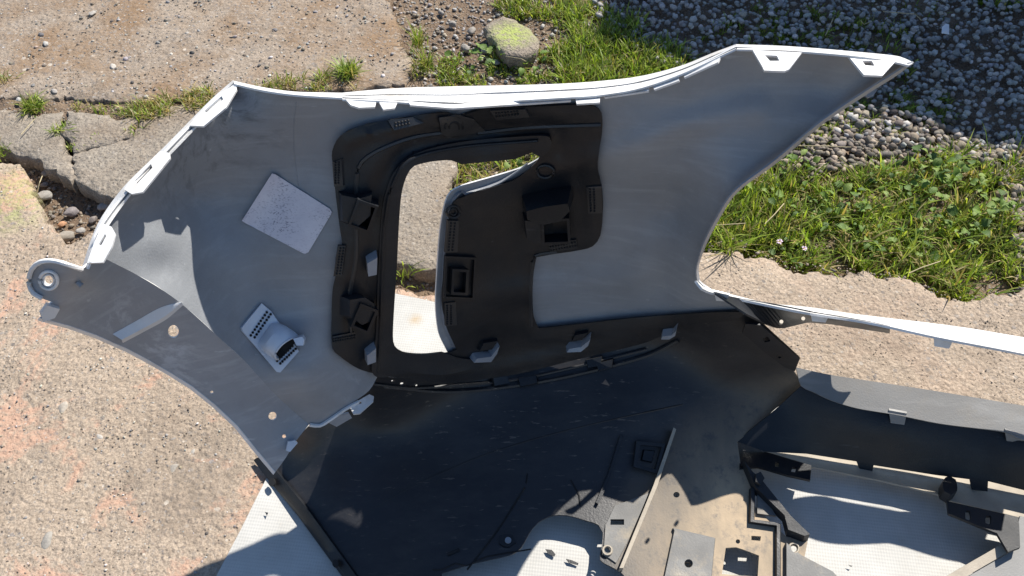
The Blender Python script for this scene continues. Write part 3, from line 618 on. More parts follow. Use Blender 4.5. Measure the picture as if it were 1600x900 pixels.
rim_ribbon("cut_edge", [(1428, 98), (1400, 119), (1365, 141), (1290, 191), (1216, 253), (1152, 301), (1122, 346), (1102, 386), (1091, 420), (1094, 439)], [(1420, 100), (1394, 117), (1360, 138), (1286, 188), (1212, 250), (1148, 299), (1118, 344), (1098, 385), (1088, 420), (1090, 441)], -.003, [(0, -.003), (1, .002)], [M["lip"]])
# clips along the edges
def plate(name, pts, off=.006, mat="white", hole=None, field=None, th=.003, parent=None):
    return sheet(name, straight(pts, 5), field or SK, [M[mat]], parent or bp, th, off, [straight(hole, 4)] if hole else [], 10)
plate("edge_clip", field=SIDEF, pts=[(343, 147), (369, 130), (370, 140), (354, 167), (318, 197), (296, 196), (303, 186)], hole=[(346, 150), (349, 155), (323, 176), (319, 173)])
plate("edge_clip", field=SIDEF, pts=[(250, 236), (265, 239), (266, 247), (223, 300), (206, 303), (194, 296), (204, 281)], hole=[(236, 256), (238, 262), (214, 287), (211, 282)])
plate("edge_clip", field=SIDEF, pts=[(160, 349), (174, 354), (180, 365), (175, 385), (161, 410), (136, 411), (146, 382)], hole=[(164, 365), (166, 369), (158, 383), (154, 382)])
for pts in ([(540, 155), (588, 159), (586, 167), (561, 168), (548, 164)], [(592, 159), (622, 158), (617, 169), (599, 171)], [(638, 158), (706, 165), (760, 160), (892, 151), (892, 157), (760, 166), (708, 169), (641, 164)], [(898, 149), (938, 147), (937, 160), (901, 162)], [(942, 147), (1014, 133), (1013, 142), (945, 152)], [(1020, 132), (1060, 118), (1061, 126), (1022, 140)], [(1067, 112), (1108, 95), (1126, 88), (1122, 97), (1069, 121)]):
    plate("edge_clip", pts, .004, field=TOPF)
plate("mounting_tab", field=TOPF, pts=[(1176, 78), (1253, 82), (1233, 108), (1226, 111), (1194, 110), (1190, 102)], hole=[(1195, 86), (1214, 87), (1218, 95), (1203, 95)])
plate("mounting_tab", field=TOPF, pts=[(1326, 88), (1399, 96), (1379, 118), (1350, 117)], hole=[(1347, 95), (1362, 95), (1367, 103), (1352, 102)])
plate("edge_clip", [(1352, 143), (1371, 139), (1366, 148), (1355, 153)], .002, "lip"); plate("edge_clip", [(1237, 228), (1252, 217), (1250, 226), (1228, 241)], .002, "lip")
plate("edge_clip", [(1115, 455), (1140, 461), (1134, 471), (1119, 470)], .006)
plate("lower_clip", field=ByU([(0, 0, .195), (2000, 0, .195)], 0), pts=[(546, 634), (577, 616), (584, 619), (583, 627), (562, 646), (552, 647)], off=.0, hole=[(558, 629), (564, 627), (565, 630), (559, 632)])
tube("folded_lip", SK.pt(curve([(484, 664), (500, 665), (517, 655), (540, 639), (560, 628)], 6, False), .003), .0035, M["white"], bp)
plate("lower_clip", [(512, 660), (524, 650), (545, 645), (550, 653), (526, 667)], .0, "flange")
# fog-lamp surround
bez = curve([(520, 258), (519, 236), (531, 213), (560, 198), (610, 187), (660, 179), (700, 177), (718, 182), (728, 179), (760, 170), (830, 167), (905, 164), (930, 167), (940, 177), (941, 205), (936, 236), (934, 262), (941, 298), (942, 330), (938, 368), (926, 385), (900, 392), (866, 397), (838, 402, 1), (834, 425), (832, 460), (834, 495), (842, 513, 1), (900, 507), (1000, 496), (1100, 489), (1165, 487, 1), (1150, 500), (1090, 506), (1060, 512), (1010, 535), (900, 562), (800, 586), (700, 598), (640, 592), (600, 587), (560, 576), (530, 556), (520, 545), (518, 500), (520, 450), (528, 420), (535, 390), (530, 350), (524, 300)], 7)
Hsm = HOLE
BZH = np.array([(x + 12 * min(1, max(0, (x - 676) / 8)), y + 10 * min(1, max(0, (x - 690) / 20)) * min(1, max(0, (832 - x) / 40)) * (y < 320)) for x, y in HOLE])
FRL = curve([(570, 590), (574, 520), (577, 450), (583, 340), (592, 292), (612, 258), (645, 228), (720, 208), (820, 200), (868, 204), (874, 235)], 10, False)
def bez_relief(q):
    d = line_dist(q, FRL); ed = edge_dist(q, bez)
    return -.007 * np.exp(-(d / 13) ** 2) + .004 * sst((ed - 4) / 10) - .004 * sst((ed - 16) / 12) + .006 * np.exp(-(line_dist(q, np.array([(850., 280.), (900., 268.), (936., 262.)])) / 20) ** 2) + .005 * np.exp(-((q[:, 1] - 500) / 22) ** 2) * sst((q[:, 0] - 715) / 40)
bz = sheet("lamp_surround", bez, SK, [M["black"], M["black"]], bp, .003, .0115, [BZH], 9, bez_relief)
BZ = Relief(SK0, lambda q: skin_relief(q) + .0115 + bez_relief(np.asarray(q, float).reshape(-1, 2)))
fr_o = curve([(584, 586), (588, 520), (590, 450), (596, 340), (603, 300), (618, 266), (650, 240), (720, 222), (820, 213), (858, 214), (860, 232), (846, 246, 1), (833, 240, 1), (829, 234, 1), (780, 240), (700, 248), (648, 259), (636, 274), (628, 300), (624, 340), (620, 420), (616, 480), (614, 525), (617, 541), (630, 551), (660, 554), (692, 551, 1), (720, 560), (760, 566), (700, 585), (640, 583)], 7)
sheet("opening_frame", fr_o, BZ, [M["black2"]], bp, .004, .009, (), 12)
# pale lip of the opening
rt = HOLE[(HOLE[:, 0] > 681)]
def lip(name, pts, w0, o1, o2, mat):
    L = curve(pts, 6, False); d = np.gradient(L, axis=0); d /= np.linalg.norm(d, axis=1)[:, None]; nr = np.stack([-d[:, 1], d[:, 0]], 1)
    return ribbon(name, [SK.pt(L, -.016), SK.pt(L + nr * w0 * .25, .004), SK.pt(L + nr * w0, .012)], [M[mat]], bp, .002)
_h = curve([(824, 254), (815, 260), (800, 268), (760, 282), (722, 294), (703, 304), (695, 320), (688, 360), (684, 420), (682, 470), (686, 510), (696, 534), (704, 548)], 6, False)
_o = np.array([(x + 13 * min(1, max(0, (790 - x) / 60 + .2)), y + 9 * min(1, max(0, (x - 690) / 25)) * min(1, max(0, (826 - x) / 50)) * (y < 300)) for x, y in _h])
ribbon("opening_lip", [SK.pt(_h, -.014), SK.pt(_h * .6 + _o * .4, -.002), SK.pt(_o, .0085)], [M["lip"]], bp, .002)
lip("opening_lip", [(692, 552), (660, 555), (630, 552), (617, 542), (613, 525), (615, 480), (619, 420), (623, 340)], -3, 0, 0, "lip")
# mouldings on the surround
def box_clip(name, base, h, mat="black2", shrink=.85, shift=(0, 0), parent=None, bo=.008, step=30): return block(name, straight(base, step), SK if parent else BZ, h, M[mat], parent or bz, bo if parent else 0, (), shrink, shift)
box_clip("clip_tower", [(528, 298), (560, 305), (582, 298), (580, 335), (556, 356), (530, 345)], .022, shift=(4, -6)); box_clip("clip_tower", [(530, 462), (558, 458), (575, 470), (574, 498), (553, 508), (530, 492)], .022, shift=(6, -8))
def open_box(u, v, w, h, hgt, ang=0.0, wall=4, mat="black"):
    c, s = math.cos(ang), math.sin(ang); rt = lambda a, b: (u + a*c - b*s, v + a*s + b*c)
    o = straight([rt(-w, -h), rt(w, -h), rt(w, h), rt(-w, h)], 50); i = straight([rt(-w+wall, -h+wall), rt(w-wall, -h+wall), rt(w-wall, h-wall), rt(-w+wall, h-wall)], 50)
    W, F = triangulate(o, [i], 1e6); n0 = SK.normal([(u, v)])[0]; return shell("clip_socket", BZ.pt(W) + n0 * hgt, F, [M[mat]], bz, 0, back=BZ.pt(W, -.003))
open_box(568, 326, 17, 22, .026, .35); open_box(562, 484, 15, 20, .026, .4); open_box(868, 348, 22, 20, .022, -.05); open_box(716, 432, 24, 33, .006, .05, 3); open_box(713, 436, 13, 20, .012, .05, 4)
box_clip("sensor_tower", [(815, 305), (850, 296), (893, 290), (897, 305), (878, 325), (845, 332), (816, 322)], .045, "black", .8, (0, -8)); box_clip("sensor_tower", [(816, 330), (846, 333), (848, 366), (835, 370), (820, 362)], .02, "black2", .9)
plate("socket_floor", [(843, 340), (862, 338), (866, 365), (846, 368)], .002, "hole", th=.001, parent=bz, field=BZ)
def ring(u, v, r, mat="black2", w=.0025, e=1.0): tube("boss_ring", ring3(BZ, u, v, r, .002, 20, e), w, M[mat], bz)
ring(708, 331, 10, e=.9); ring(708, 331, 5, w=.0016); ring(852, 268, 13, e=.75); ring(709, 196, 14, e=1.1); ring(709, 198, 8, "hole"); ring(832, 352, 9); ring(545, 335, 6)
plate("mounting_pad", [(686, 184), (716, 180), (740, 186), (758, 205), (700, 215), (690, 210)], .005, "pad", parent=bz, field=BZ)
# weld patches: a raised pad with rows of pins
def pad(pts, a, b, cols_, rows, dv):
    p = plate("weld_pad", pts, .0045, "pad", parent=bz, th=.005, field=BZ); Vs, Fs = [], []; o = 0; a, b, dv = map(np.array, (a, b, dv))
    V0, F0 = ico(1)
    for r_ in range(rows):
        for c_ in range(cols_):
            q = a + (b - a) * c_ / max(1, cols_ - 1) + dv * r_; Vs.append(V0 * .0019 + BZ.pt([q], .0055)[0]); Fs.append(F0 + o); o += len(V0)
    mesh_obj("weld_pins", np.concatenate(Vs), np.concatenate(Fs), M["hole"], p, kind="stuff")
pad([(519, 254), (533, 249), (536, 290), (522, 292)], (524, 254), (524, 286), 9, 2, (5, 0)); pad([(606, 188), (645, 183), (662, 192), (616, 204)], (618, 192), (638, 188), 5, 2, (1, 5)); pad([(765, 173), (820, 171), (828, 183), (776, 188)], (775, 177), (808, 174), 8, 2, (1, 5))
pad([(528, 384), (540, 384), (534, 430), (521, 432)], (532, 388), (526, 428), 10, 2, (5, 0)); pad([(520, 526), (554, 519), (556, 528), (521, 536)], (521, 530), (554, 524), 10, 2, (0, 4)); pad([(700, 345), (717, 345), (715, 394), (696, 395)], (705, 349), (701, 391), 10, 2, (6, 0))
pad([(695, 474), (712, 472), (714, 508), (697, 510)], (699, 478), (699, 506), 9, 2, (6, 0)); pad([(856, 380), (900, 375), (902, 389), (860, 394)], (860, 386), (898, 379), 10, 2, (1, 5)); pad([(916, 293), (940, 291), (941, 333), (919, 334)], (922, 296), (923, 330), 9, 2, (6, 0))
# sprung clips: pale grey paints caught light, black paints the shaded ones
def hook(pts, h=.014, mat="clip"): return block("spring_clip", straight(pts, 30), BZ, h, M[mat], bz, .001, (), .92, (0, 3))
for pts in ([(738, 551), (762, 548), (776, 530), (772, 543), (762, 557), (733, 558)], [(889, 534), (908, 531), (924, 518), (920, 529), (908, 539), (884, 540)], [(1036, 514), (1052, 512), (1060, 504), (1058, 513), (1048, 519), (1034, 519)],
            [(571, 400), (588, 390), (587, 419), (573, 422)], [(569, 545), (584, 533), (584, 556), (570, 561)], [(644, 236), (665, 233), (686, 224), (682, 231), (664, 237), (645, 240)], [(790, 221), (812, 219), (828, 210), (826, 217), (812, 223), (791, 225)]):
    hook(pts, .005 if pts[0][1] < 240 else .014, "black2" if pts[0][1] < 240 else "clip")  # upper two get dark plastic to look shaded
for pts in ([(745, 545), (766, 543), (776, 528), (752, 532)], [(893, 530), (910, 527), (920, 515), (898, 519)]): block("clip_block", straight(pts, 30), BZ, .008, M["black2"], bz, .001, (), .9)
# inner ledge the surround wraps over
tube("moulded_rib", SK.pt(curve([(590, 582), (594, 520), (596, 450), (602, 340), (612, 292), (640, 250), (720, 230), (840, 220)], 10, False), .022), .0022, M["black"], bp)
for pts in ([(548, 520), (545, 470), (556, 400), (556, 330), (560, 262), (585, 238), (640, 216), (700, 206)], [(745, 208), (830, 199), (938, 195)], [(830, 510), (829, 460), (831, 420), (836, 399), (870, 393)]):
    tube("moulded_rib", BZ.pt(curve(pts, 10, False), .0), .0035, M["pad"], bp)  # paler plastic paints the light that moulding edges catch
tube("moulding_line", SK.pt(curve([(463, 160), (459, 200), (460, 240), (466, 290)], 10, False), .0), .0006, M["skin"], bp)
# label and sensor bracket glued to the inside
lb = sheet("label_sticker", straight([(425, 271), (431, 273), (515, 326), (519, 332), (482, 394), (476, 397), (384, 349), (378, 345)], 10), SK, [M["sticker"]], bp, .0006, .0022, (), 14, lambda q: .006 * np.clip(1 - line_dist(q, np.array([(430., 268.), (376., 345.)])) / 26, 0, 1) ** 2 + .0012 * np.exp(-(line_dist(q, np.array([(470., 290.), (420., 380.)])) / 5) ** 2))
tag(lb, "dirty white paper label with worn print")
br = plate("sensor_bracket", [(409, 474), (378, 512), (379, 517), (432, 581), (438, 582), (467, 549), (446, 520), (424, 487)], .006, "bracket", th=.004)
nb = SK.normal([(435, 525)])[0]; arcs = []
for L_, R_, hh in (((403, 537), (424, 505), .003), ((408, 542), (434, 504), .016), ((417, 549), (448, 510), .024), ((428, 556), (461, 519), .027), ((436, 561), (468, 526), .026)):
    L_, R_ = np.array(L_, float), np.array(R_, float); w = np.linspace(0, math.pi, 18); q = (L_ + R_) / 2 - np.cos(w)[:, None] * (R_ - L_) / 2; q = q - np.sin(w)[:, None] * np.array([15.0, 8.0]) * max(0, (hh - .022) / .005) ** .5 * .8; arcs.append(SK.pt(q, .006) + nb * (np.sin(w) ** .8 * hh)[:, None])
ribbon("sensor_cup", arcs, [M["bracket"]], br, .0025); tube("sensor_cup_rim", arcs[-1], .0016, M["bracket"], br)
block("cup_shade", curve([(430, 552), (440, 538), (456, 524), (466, 528), (452, 546), (438, 560)], 8), SK, .001, M["hole"], br, .0065); box_clip("cup_latch", [(458, 526), (474, 522), (478, 528), (476, 538), (464, 538)], .022, "bracket", parent=br)  # near-black piece stands in for the shade inside the cup
Vs, Fs = [], []; o = 0; V0, F0 = ico(1)
for (a, b, n, dv) in (((392, 524), (417, 488), 9, (6, 3)), ((438, 568), (462, 545), 8, (-5, -4))):
    for r_ in range(2):
        for i in range(n):
            q = np.array(a) + (np.array(b) - a) * i / (n-1) + np.array(dv) * r_; Vs.append(V0 * .0023 + SK.pt([q], .0075)[0]); Fs.append(F0 + o); o += len(V0)
mesh_obj("weld_pins", np.concatenate(Vs), np.concatenate(Fs), M["hole"], br, kind="stuff")

# ---- white grille strip running off to the right
ST = Field([(1088, 432, .40), (1116, 453, .352), (1199, 473, .312), (1266, 480, .304), (1333, 490, .297), (1496, 510, .292), (1600, 527, .291), (1800, 560, .284), (1116, 458, .368), (1266, 489, .352), (1356, 503, .341), (1466, 527, .325), (1600, 553, .31), (1800, 595, .29)])
st_o = curve([(1088, 438, 1), (1098, 447), (1116, 453), (1199, 473), (1266, 480), (1333, 490), (1496, 510), (1600, 527), (1750, 551, 1), (1750, 586, 1), (1600, 553), (1466, 527), (1356, 503), (1266, 489), (1190, 474), (1116, 458), (1098, 451)], 8)
def drop(name, pts, field, mat, parent, h=.016):
    """clip folded straight down from an edge: first two points lie on the edge"""
    a, b, c, d = [np.array(p, float) for p in pts[:4]]; z = float(field([(a + b) / 2])[0]); top = np.stack([a + (b - a) * t for t in (0, .5, 1)]); bot = np.stack([d + (c - d) * t for t in (0, .5, 1)])
    return ribbon(name, [lift(top + [0, -3], field(top) + .002), lift(top, field(top) + .002), lift(bot, field(top) - h)], [mat], parent, .003)
sheet("grille_strip", st_o, ST, [M["white"]], bp, .004, .004, (), 12)
for pts in ([(1266, 486), (1296, 492), (1290, 504), (1269, 502)], [(1459, 524), (1490, 531), (1483, 545), (1460, 541)], [(1655, 562), (1690, 569), (1682, 583), (1658, 579)]):
    drop("strip_clip", pts, ST, M["white"], bp)
_t = straight([(1118, 458), (1200, 475), (1268, 489), (1360, 505), (1390, 512)], 6, False); _b = straight([(1166, 490), (1212, 513), (1225, 513), (1262, 504), (1300, 507), (1350, 515), (1390, 521)], 6, False)
_r = lambda L: np.stack([np.interp(np.linspace(0, 1, 40), np.linspace(0, 1, len(L)), L[:, k]) for k in (0, 1)], 1)
_t, _b = _r(_t), _r(_b); _z = ST(_t) - .004 + .014 * np.linspace(1, 0, 40) ** 2
lp = ribbon("grille_lip", [lift(_t, _z), lift(_b, _z - .02 - .065 * sst(np.linspace(0, 1, 40) * 3))], [M["black2"]], bp, .003)
for q in ((1220, 505), (1254, 500)):
    block("lip_hole", circ(q[0], q[1], 3), type("LF", (Field,), {"__init__": lambda s_: None, "__call__": lambda s_, uv: np.full(len(np.asarray(uv).reshape(-1, 2)), float(ST([q])[0]) - .03)})(), .004, M["rib"], lp)


# ---- black lower valance
_u = [(590, 580), (640, 582), (700, 584), (800, 566), (900, 540), (1010, 510), (1062, 490), (1115, 470), (1168, 488)]
VA = Field([(a, b, float(SK([(a, b)])[0]) - .013) for a, b in _u] + [(480, 668, .115), (452, 704, .045), (540, 630, .15), (690, 612, .14), (850, 592, .115), (960, 568, .14), (1050, 540, .18), (1215, 520, .26), (1245, 575, .19), (1255, 612, .125), (600, 680, .075), (520, 760, .05), (850, 700, .07), (700, 750, .055), (400, 716, .013), (430, 745, .016), (470, 805, .020), (540, 900, .020), (650, 860, .040),
            (1000, 640, .11), (1000, 720, .06), (900, 830, .048), (1000, 850, .046), (1100, 850, .045), (1200, 800, .045), (1180, 720, .06), (1140, 620, .10), (1250, 870, .045), (1300, 920, .045), (800, 920, .045), (1000, 1000, .045), (520, 1000, .02)])
v_out = straight([(400, 716), (425, 722), (480, 668), (540, 632), (566, 600), (580, 572), (640, 572), (700, 574), (800, 555), (900, 530), (1010, 498), (1062, 476), (1115, 462), (1166, 484), (1188, 503), (1215, 528), (1248, 558), (1240, 580), (1256, 604), (1210, 640), (1175, 672), (1152, 690), (1158, 730), (1172, 745), (1178, 790), (1228, 838), (1262, 846), (1256, 876), (1312, 902), (1330, 1010), (520, 1010), (540, 900), (470, 804), (416, 738)], 10)
pocket = curve([(690, 960, 1), (690, 895, 1), (740, 880), (800, 866), (815, 855), (826, 835), (840, 817), (862, 806), (885, 805), (915, 813), (935, 820), (942, 832), (940, 855), (938, 875), (960, 888), (975, 899), (985, 960, 1)], 8)
vh = [pocket, straight([(955, 812), (974, 813), (974, 820), (953, 820)], 6), straight([(1134, 856), (1150, 855), (1160, 858), (1186, 868), (1184, 901), (1128, 897), (1132, 870)], 8), circ(1153, 846, 3.5), straight([(1174, 837), (1189, 838), (1188, 845), (1174, 844)], 6), circ(1074, 884, 6), circ(1057, 773, 5, e=.9), circ(948, 860, 5), circ(1240, 857, 5.5), circ(613, 596, 2), circ(628, 600, 3.2, e=.7), circ(651, 603, 2)]
va = sheet("lower_valance", v_out, VA, [M["valance"]], bp, .0035, 0, vh, 13)
# ragged ends and the stepped ledge along its upper edge
for pts, w in (([(600, 604), (700, 612), (800, 603), (900, 585), (1010, 556), (1060, 532)], .004), ([(585, 600), (640, 606), (700, 603), (800, 594), (900, 573), (1010, 546)], .003), ([(700, 640), (830, 690), (700, 730), (600, 790), (540, 830)], .0)):
    if w: tube("ledge_rib", VA.pt(curve(pts, 12, False), .004), w, M["valance"], va)
for pts in ([(765, 588), (790, 584), (795, 598), (768, 604)], [(808, 592), (840, 586), (842, 600), (812, 606)], [(915, 562), (942, 556), (940, 572), (918, 576)], [(930, 568), (960, 560), (958, 574), (934, 580)]):
    block("ledge_clip", straight(pts, 20), VA, .012, M["black2"], va, .002, (), .85)
ed = straight([(400, 716), (416, 738), (470, 804), (540, 900), (600, 985)], 10, False)
ribbon("side_edge", [lift(ed + [-4, 3], .0105), VA.pt(ed + [0, 0], .004), VA.pt(ed + [13, -5], .010), VA.pt(ed + [16, -6], .002)], [M["black"]], bp, .003)
for (u, v) in ((420, 755), (519, 882)): block("edge_bolt", circ(u + 6, v - 1, 5, 12, 1.3), VA, .003, M["hole"], va, .011)
cd_l = curve([(540, 832), (585, 795), (640, 763), (700, 735), (760, 710), (850, 682), (960, 655), (1066, 632)], 12, False)
tube("crease_rib", VA.pt(cd_l, -.0042), .0048, M["valance"], va)
for pts, r in (([(820, 762), (778, 828), (730, 890)], .0018), ([(892, 750), (905, 775), (906, 790)], .0015), ([(676, 890), (690, 890), (712, 880), (728, 884), (760, 870), (830, 858)], .0014), ([(824, 740), (822, 755)], .0014)):
    tube("mould_line", VA.pt(curve(pts, 8, False), .0005), r, M["hole"], va)
block("slot_pad", straight([(698, 865), (717, 857), (719, 861), (700, 869)], 20), VA, .003, M["hole"], va); block("bolt_pad", curve([(780, 838), (800, 836), (806, 848), (795, 856), (780, 850)], 8), VA, .004, M["black2"], va); block("bolt_hole", circ(794, 846, 5), VA, .006, M["lip"], va)
# channel with pocket in the middle of the undertray
block("channel_wall", straight([(1050, 675), (1054, 678), (1024, 768), (972, 893), (966, 893), (1019, 764)], 14), VA, .018, M["rib"], va)
block("channel_wall", straight([(968, 682), (973, 684), (955, 738), (938, 782), (934, 789), (930, 786), (950, 740)], 14), VA, .008, M["black2"], va)
open_v = straight([(993, 690), (1038, 694), (1026, 741), (988, 730)], 50); iv = straight([(999, 696), (1032, 699), (1022, 734), (994, 726)], 50)
W, F = triangulate(open_v, [iv], 1e6); nv = VA.normal([(1010, 715)])[0]; shell("pocket_frame", VA.pt(W) + nv * .012, F, [M["black2"]], va, 0, back=VA.pt(W, -.002))
block("pocket_core", straight([(1004, 702), (1024, 704), (1018, 724), (1000, 720)], 30), VA, .008, M["black"], va, 0, (), .8)
block("raised_panel", straight([(1052, 830), (1050, 826), (1118, 842), (1112, 905), (1036, 905)], 40), VA, .007, M["tray"], va, 0, [circ(1075, 884, 7)], .95)
block("raised_panel", straight([(960, 790), (1015, 770), (980, 850), (962, 882), (942, 868), (945, 822)], 40), VA, .003, M["tray"], va, 0, [straight([(953, 812), (975, 812), (975, 821), (953, 821)], 20), circ(949, 860, 6)], .97)
tube("bolt_collar", np.concatenate([VA.pt(circ(949, 860, 7, 12), .006), VA.pt(circ(949, 860, 7, 12)[:1], .006)]), .002, M["rib"], va); tube("bolt_collar", np.concatenate([VA.pt(circ(1240, 857, 8, 12), .004), VA.pt(circ(1240, 857, 8, 12)[:1], .004)]), .0018, M["rib"], va)
sw = straight([(1174, 762), (1173, 815), (1214, 821), (1214, 910)], 8, False); ribbon("step_wall", [VA.pt(sw + [-4, 3], .0), VA.pt(sw, .012), VA.pt(sw + [5, -2], .012), VA.pt(sw + [6, -1], .0)], [M["black2"]], va, .002)
block("step_panel", straight([(1182, 772), (1200, 790), (1212, 808), (1182, 804)], 40), VA, .006, M["tray"], va)
block("diagonal_strut", straight([(1158, 728), (1172, 746), (1184, 756), (1232, 816), (1262, 845), (1254, 848), (1228, 838), (1222, 815), (1176, 770)], 40), VA, .020, M["black2"], va, 0, (), .97, (0, -3))
block("strut_cap", curve([(1175, 748), (1182, 745), (1188, 755), (1182, 765), (1174, 760)], 8), VA, .03, M["black2"], va)
block("floor_box", straight([(1226, 850), (1250, 870), (1300, 896), (1330, 930), (1226, 930)], 40), VA, .010, M["tray"], va, 0, [circ(1241, 858, 8)], .97)
# bracket leaf at the upper right end
sheet("end_bracket", straight([(1188, 508), (1250, 560), (1242, 580), (1226, 574), (1196, 552), (1160, 520), (1165, 506)], 10), VA, [M["black"]], bp, .004, .03, [straight([(1191, 529), (1200, 526), (1204, 533), (1195, 535)], 5), circ(1218, 557, 3)], 14)

# ---- grey band over the dark cross beam, dusty back beam and struts
BD = Field([(1244, 576, .176), (1300, 588, .171), (1450, 610, .167), (1600, 636, .164), (1760, 662, .163), (1250, 604, .158), (1300, 625, .153), (1400, 648, .149), (1500, 665, .147), (1600, 688, .145), (1760, 722, .144), (1380, 623, .160), (1520, 645, .156)])
bd_o = curve([(1244, 574, 1), (1300, 586), (1450, 609), (1600, 634), (1760, 662, 1), (1760, 722, 1), (1600, 688), (1570, 675), (1470, 662), (1400, 648), (1340, 638), (1300, 626), (1270, 612), (1252, 603)], 9)
bd = sheet("cross_band", bd_o, BD, [M["band"]], bp, .004, 0, (), 14)
for pts in ([(1389, 641), (1417, 646), (1413, 664), (1392, 661)], [(1570, 672), (1598, 682), (1597, 692), (1573, 689)]): drop("band_clip", pts, BD, M["band"], bd, .02)
BM = Field([(1252, 604, .15), (1300, 626, .143), (1400, 648, .139), (1600, 688, .135), (1760, 722, .134), (1258, 590, .16), (1400, 634, .142), (1600, 674, .138), (1195, 706, .05), (1337, 722, .043), (1460, 746, .041), (1600, 775, .039), (1760, 805, .038), (1175, 672, .075), (1215, 640, .105)])
bm_o = straight([(1258, 597), (1300, 612), (1400, 634), (1600, 674), (1760, 708), (1760, 806), (1600, 766), (1544, 752), (1543, 768), (1518, 765), (1515, 749), (1460, 742), (1365, 727), (1363, 736), (1343, 733), (1338, 721), (1260, 709), (1196, 706), (1152, 690), (1175, 670), (1212, 640)], 10)
sheet("cross_beam", bm_o, BM, [M["black"]], bp, .004, .002, (), 14)
SB = Field([(1195, 704, .034), (1337, 715, .026), (1600, 765, .024), (1273, 730, .042), (1374, 752, .042), (1464, 773, .042), (1600, 815, .042), (1760, 840, .042), (1160, 728, .046)])
sb_o = straight([(1150, 690), (1196, 700), (1337, 714), (1600, 762), (1760, 795), (1760, 850), (1592, 808), (1487, 783), (1466, 772), (1374, 750), (1273, 730), (1160, 730)], 10)
sb = sheet("back_beam", sb_o, SB, [M["rib"]], bp, .004, 0, (), 14)
sheet("left_bracket", straight([(1152, 687), (1176, 694), (1190, 704), (1268, 727), (1266, 750), (1230, 742), (1196, 732), (1184, 729), (1156, 731)], 12), SB, [M["black"]], bp, .005, .016, [straight([(1211, 722), (1217, 721), (1217, 730), (1211, 729)], 5), straight([(1238, 730), (1245, 730), (1242, 738), (1236, 737)], 5)], 14)  # darker plastic stands in for the band's shadow on this bracket
sheet("right_bracket", straight([(1480, 783), (1592, 808), (1594, 855), (1575, 862), (1565, 845), (1558, 833), (1530, 822), (1482, 802)], 12), SB, [M["black2"]], bp, .005, .012, [curve([(1509, 798), (1515, 798), (1517, 811), (1509, 811)], 4), curve([(1541, 806), (1548, 806), (1548, 818), (1540, 817)], 4)], 14)
block("beam_peg", curve([(1466, 764), (1476, 756), (1486, 762), (1488, 780), (1478, 786), (1468, 780)], 6), SB, .022, M["black2"], sb)
RS = Field([(1478, 900, .05), (1578, 858, .05), (1600, 850, .05), (1540, 900, .045), (1600, 900, .045), (1760, 900, .045), (1700, 840, .046)])
sheet("right_strut", straight([(1462, 910), (1557, 855), (1572, 847), (1580, 860), (1490, 912)], 12), RS, [M["rib"]], bp, .01, .004, (), 20)
sheet("side_tray", straight([(1594, 806), (1760, 850), (1760, 1010), (1400, 1010), (1490, 913), (1580, 862)], 14), RS, [M["band"]], bp, .004, 0, (), 20)
# worn gap of light between beam and tray is left open

# ================================================================== PLANTS
def blades(q, z, h, w, lean, cols_, bend=.55, name="grass", label=None):
    n = len(q); a = rng.uniform(0, 2*math.pi, n); ln = lean * rng.uniform(.15, 1.1, n); hh = h * rng.uniform(.45, 1.15, n); ww = w * rng.uniform(.6, 1.2, n)
    d = np.stack([np.cos(a), np.sin(a)], 1); s = np.stack([-np.sin(a + rng.normal(0, .5, n)), np.cos(a)], 1); V = np.zeros((n, 7, 3))
    for k, (t, wf) in enumerate(((0, .8), (.35, 1.0), (.72, .7))):
        c = q + d * (ln * t ** 1.7 * hh)[:, None]; zz = z + hh * (t - bend * ln * .45 * t * t)
        V[:, 2*k, :2] = c - s * (ww * wf / 2)[:, None]; V[:, 2*k+1, :2] = c + s * (ww * wf / 2)[:, None]; V[:, 2*k, 2] = zz; V[:, 2*k+1, 2] = zz + ww * .15
    V[:, 6, :2] = q + d * (ln * hh)[:, None]; V[:, 6, 2] = z + hh * (1 - bend * ln * .5)
    T = np.array([(0, 1, 3), (0, 3, 2), (2, 3, 5), (2, 5, 4), (4, 5, 6)]); F = (np.arange(n)[:, None, None] * 7 + T[None]).reshape(-1, 3)
    return V.reshape(-1, 3), F, np.repeat(cols_, 7, 0)
LUSH = [(.22, .31, .04), (.30, .40, .06), (.13, .21, .03), (.40, .47, .10), (.24, .34, .05)]; DRY = [(.42, .34, .16), (.36, .28, .12), (.48, .40, .22)]; OLIVE = [(.15, .17, .05), (.19, .20, .06)]
def pal(n, dry=.1, lush=LUSH):
    L = np.array(lush + OLIVE); D = np.array(DRY); c = L[rng.integers(0, len(L), n)]; m = rng.random(n) < dry; c[m] = D[rng.integers(0, len(D), m.sum())]
    return np.clip(c * rng.uniform(.75, 1.25, (n, 1)), .01, .8)
def clumpy(px, n, z, thr=-.05, sc=14.0, holes=()):
    out = []
    while len(out) < n:
        q = scatter_px(px, n * 2, z, holes); v = np.array([mnoise.fractal(Vector((x*sc, y*sc, 9)), 1, 2, 3) for x, y in q]); out += list(q[v > thr])
    return np.array(out[:n])
def lawn(regs, label, name="grass", lift_=None):
    A = [[], [], []]; o = 0
    for (px, n, h, w, lean, dry, thr) in regs:
        q = clumpy(px, n, -.045 if lift_ is None else lift_, thr); V, F, C = blades(q, fld_z(q) if lift_ is None else np.full(len(q), lift_), h, w, lean, pal(n, dry)); A[0].append(V); A[1].append(F + o); A[2].append(C); o += len(V)
    return raw(name, *[np.concatenate(a) for a in A], M["grass"], "stuff", label, "grass")
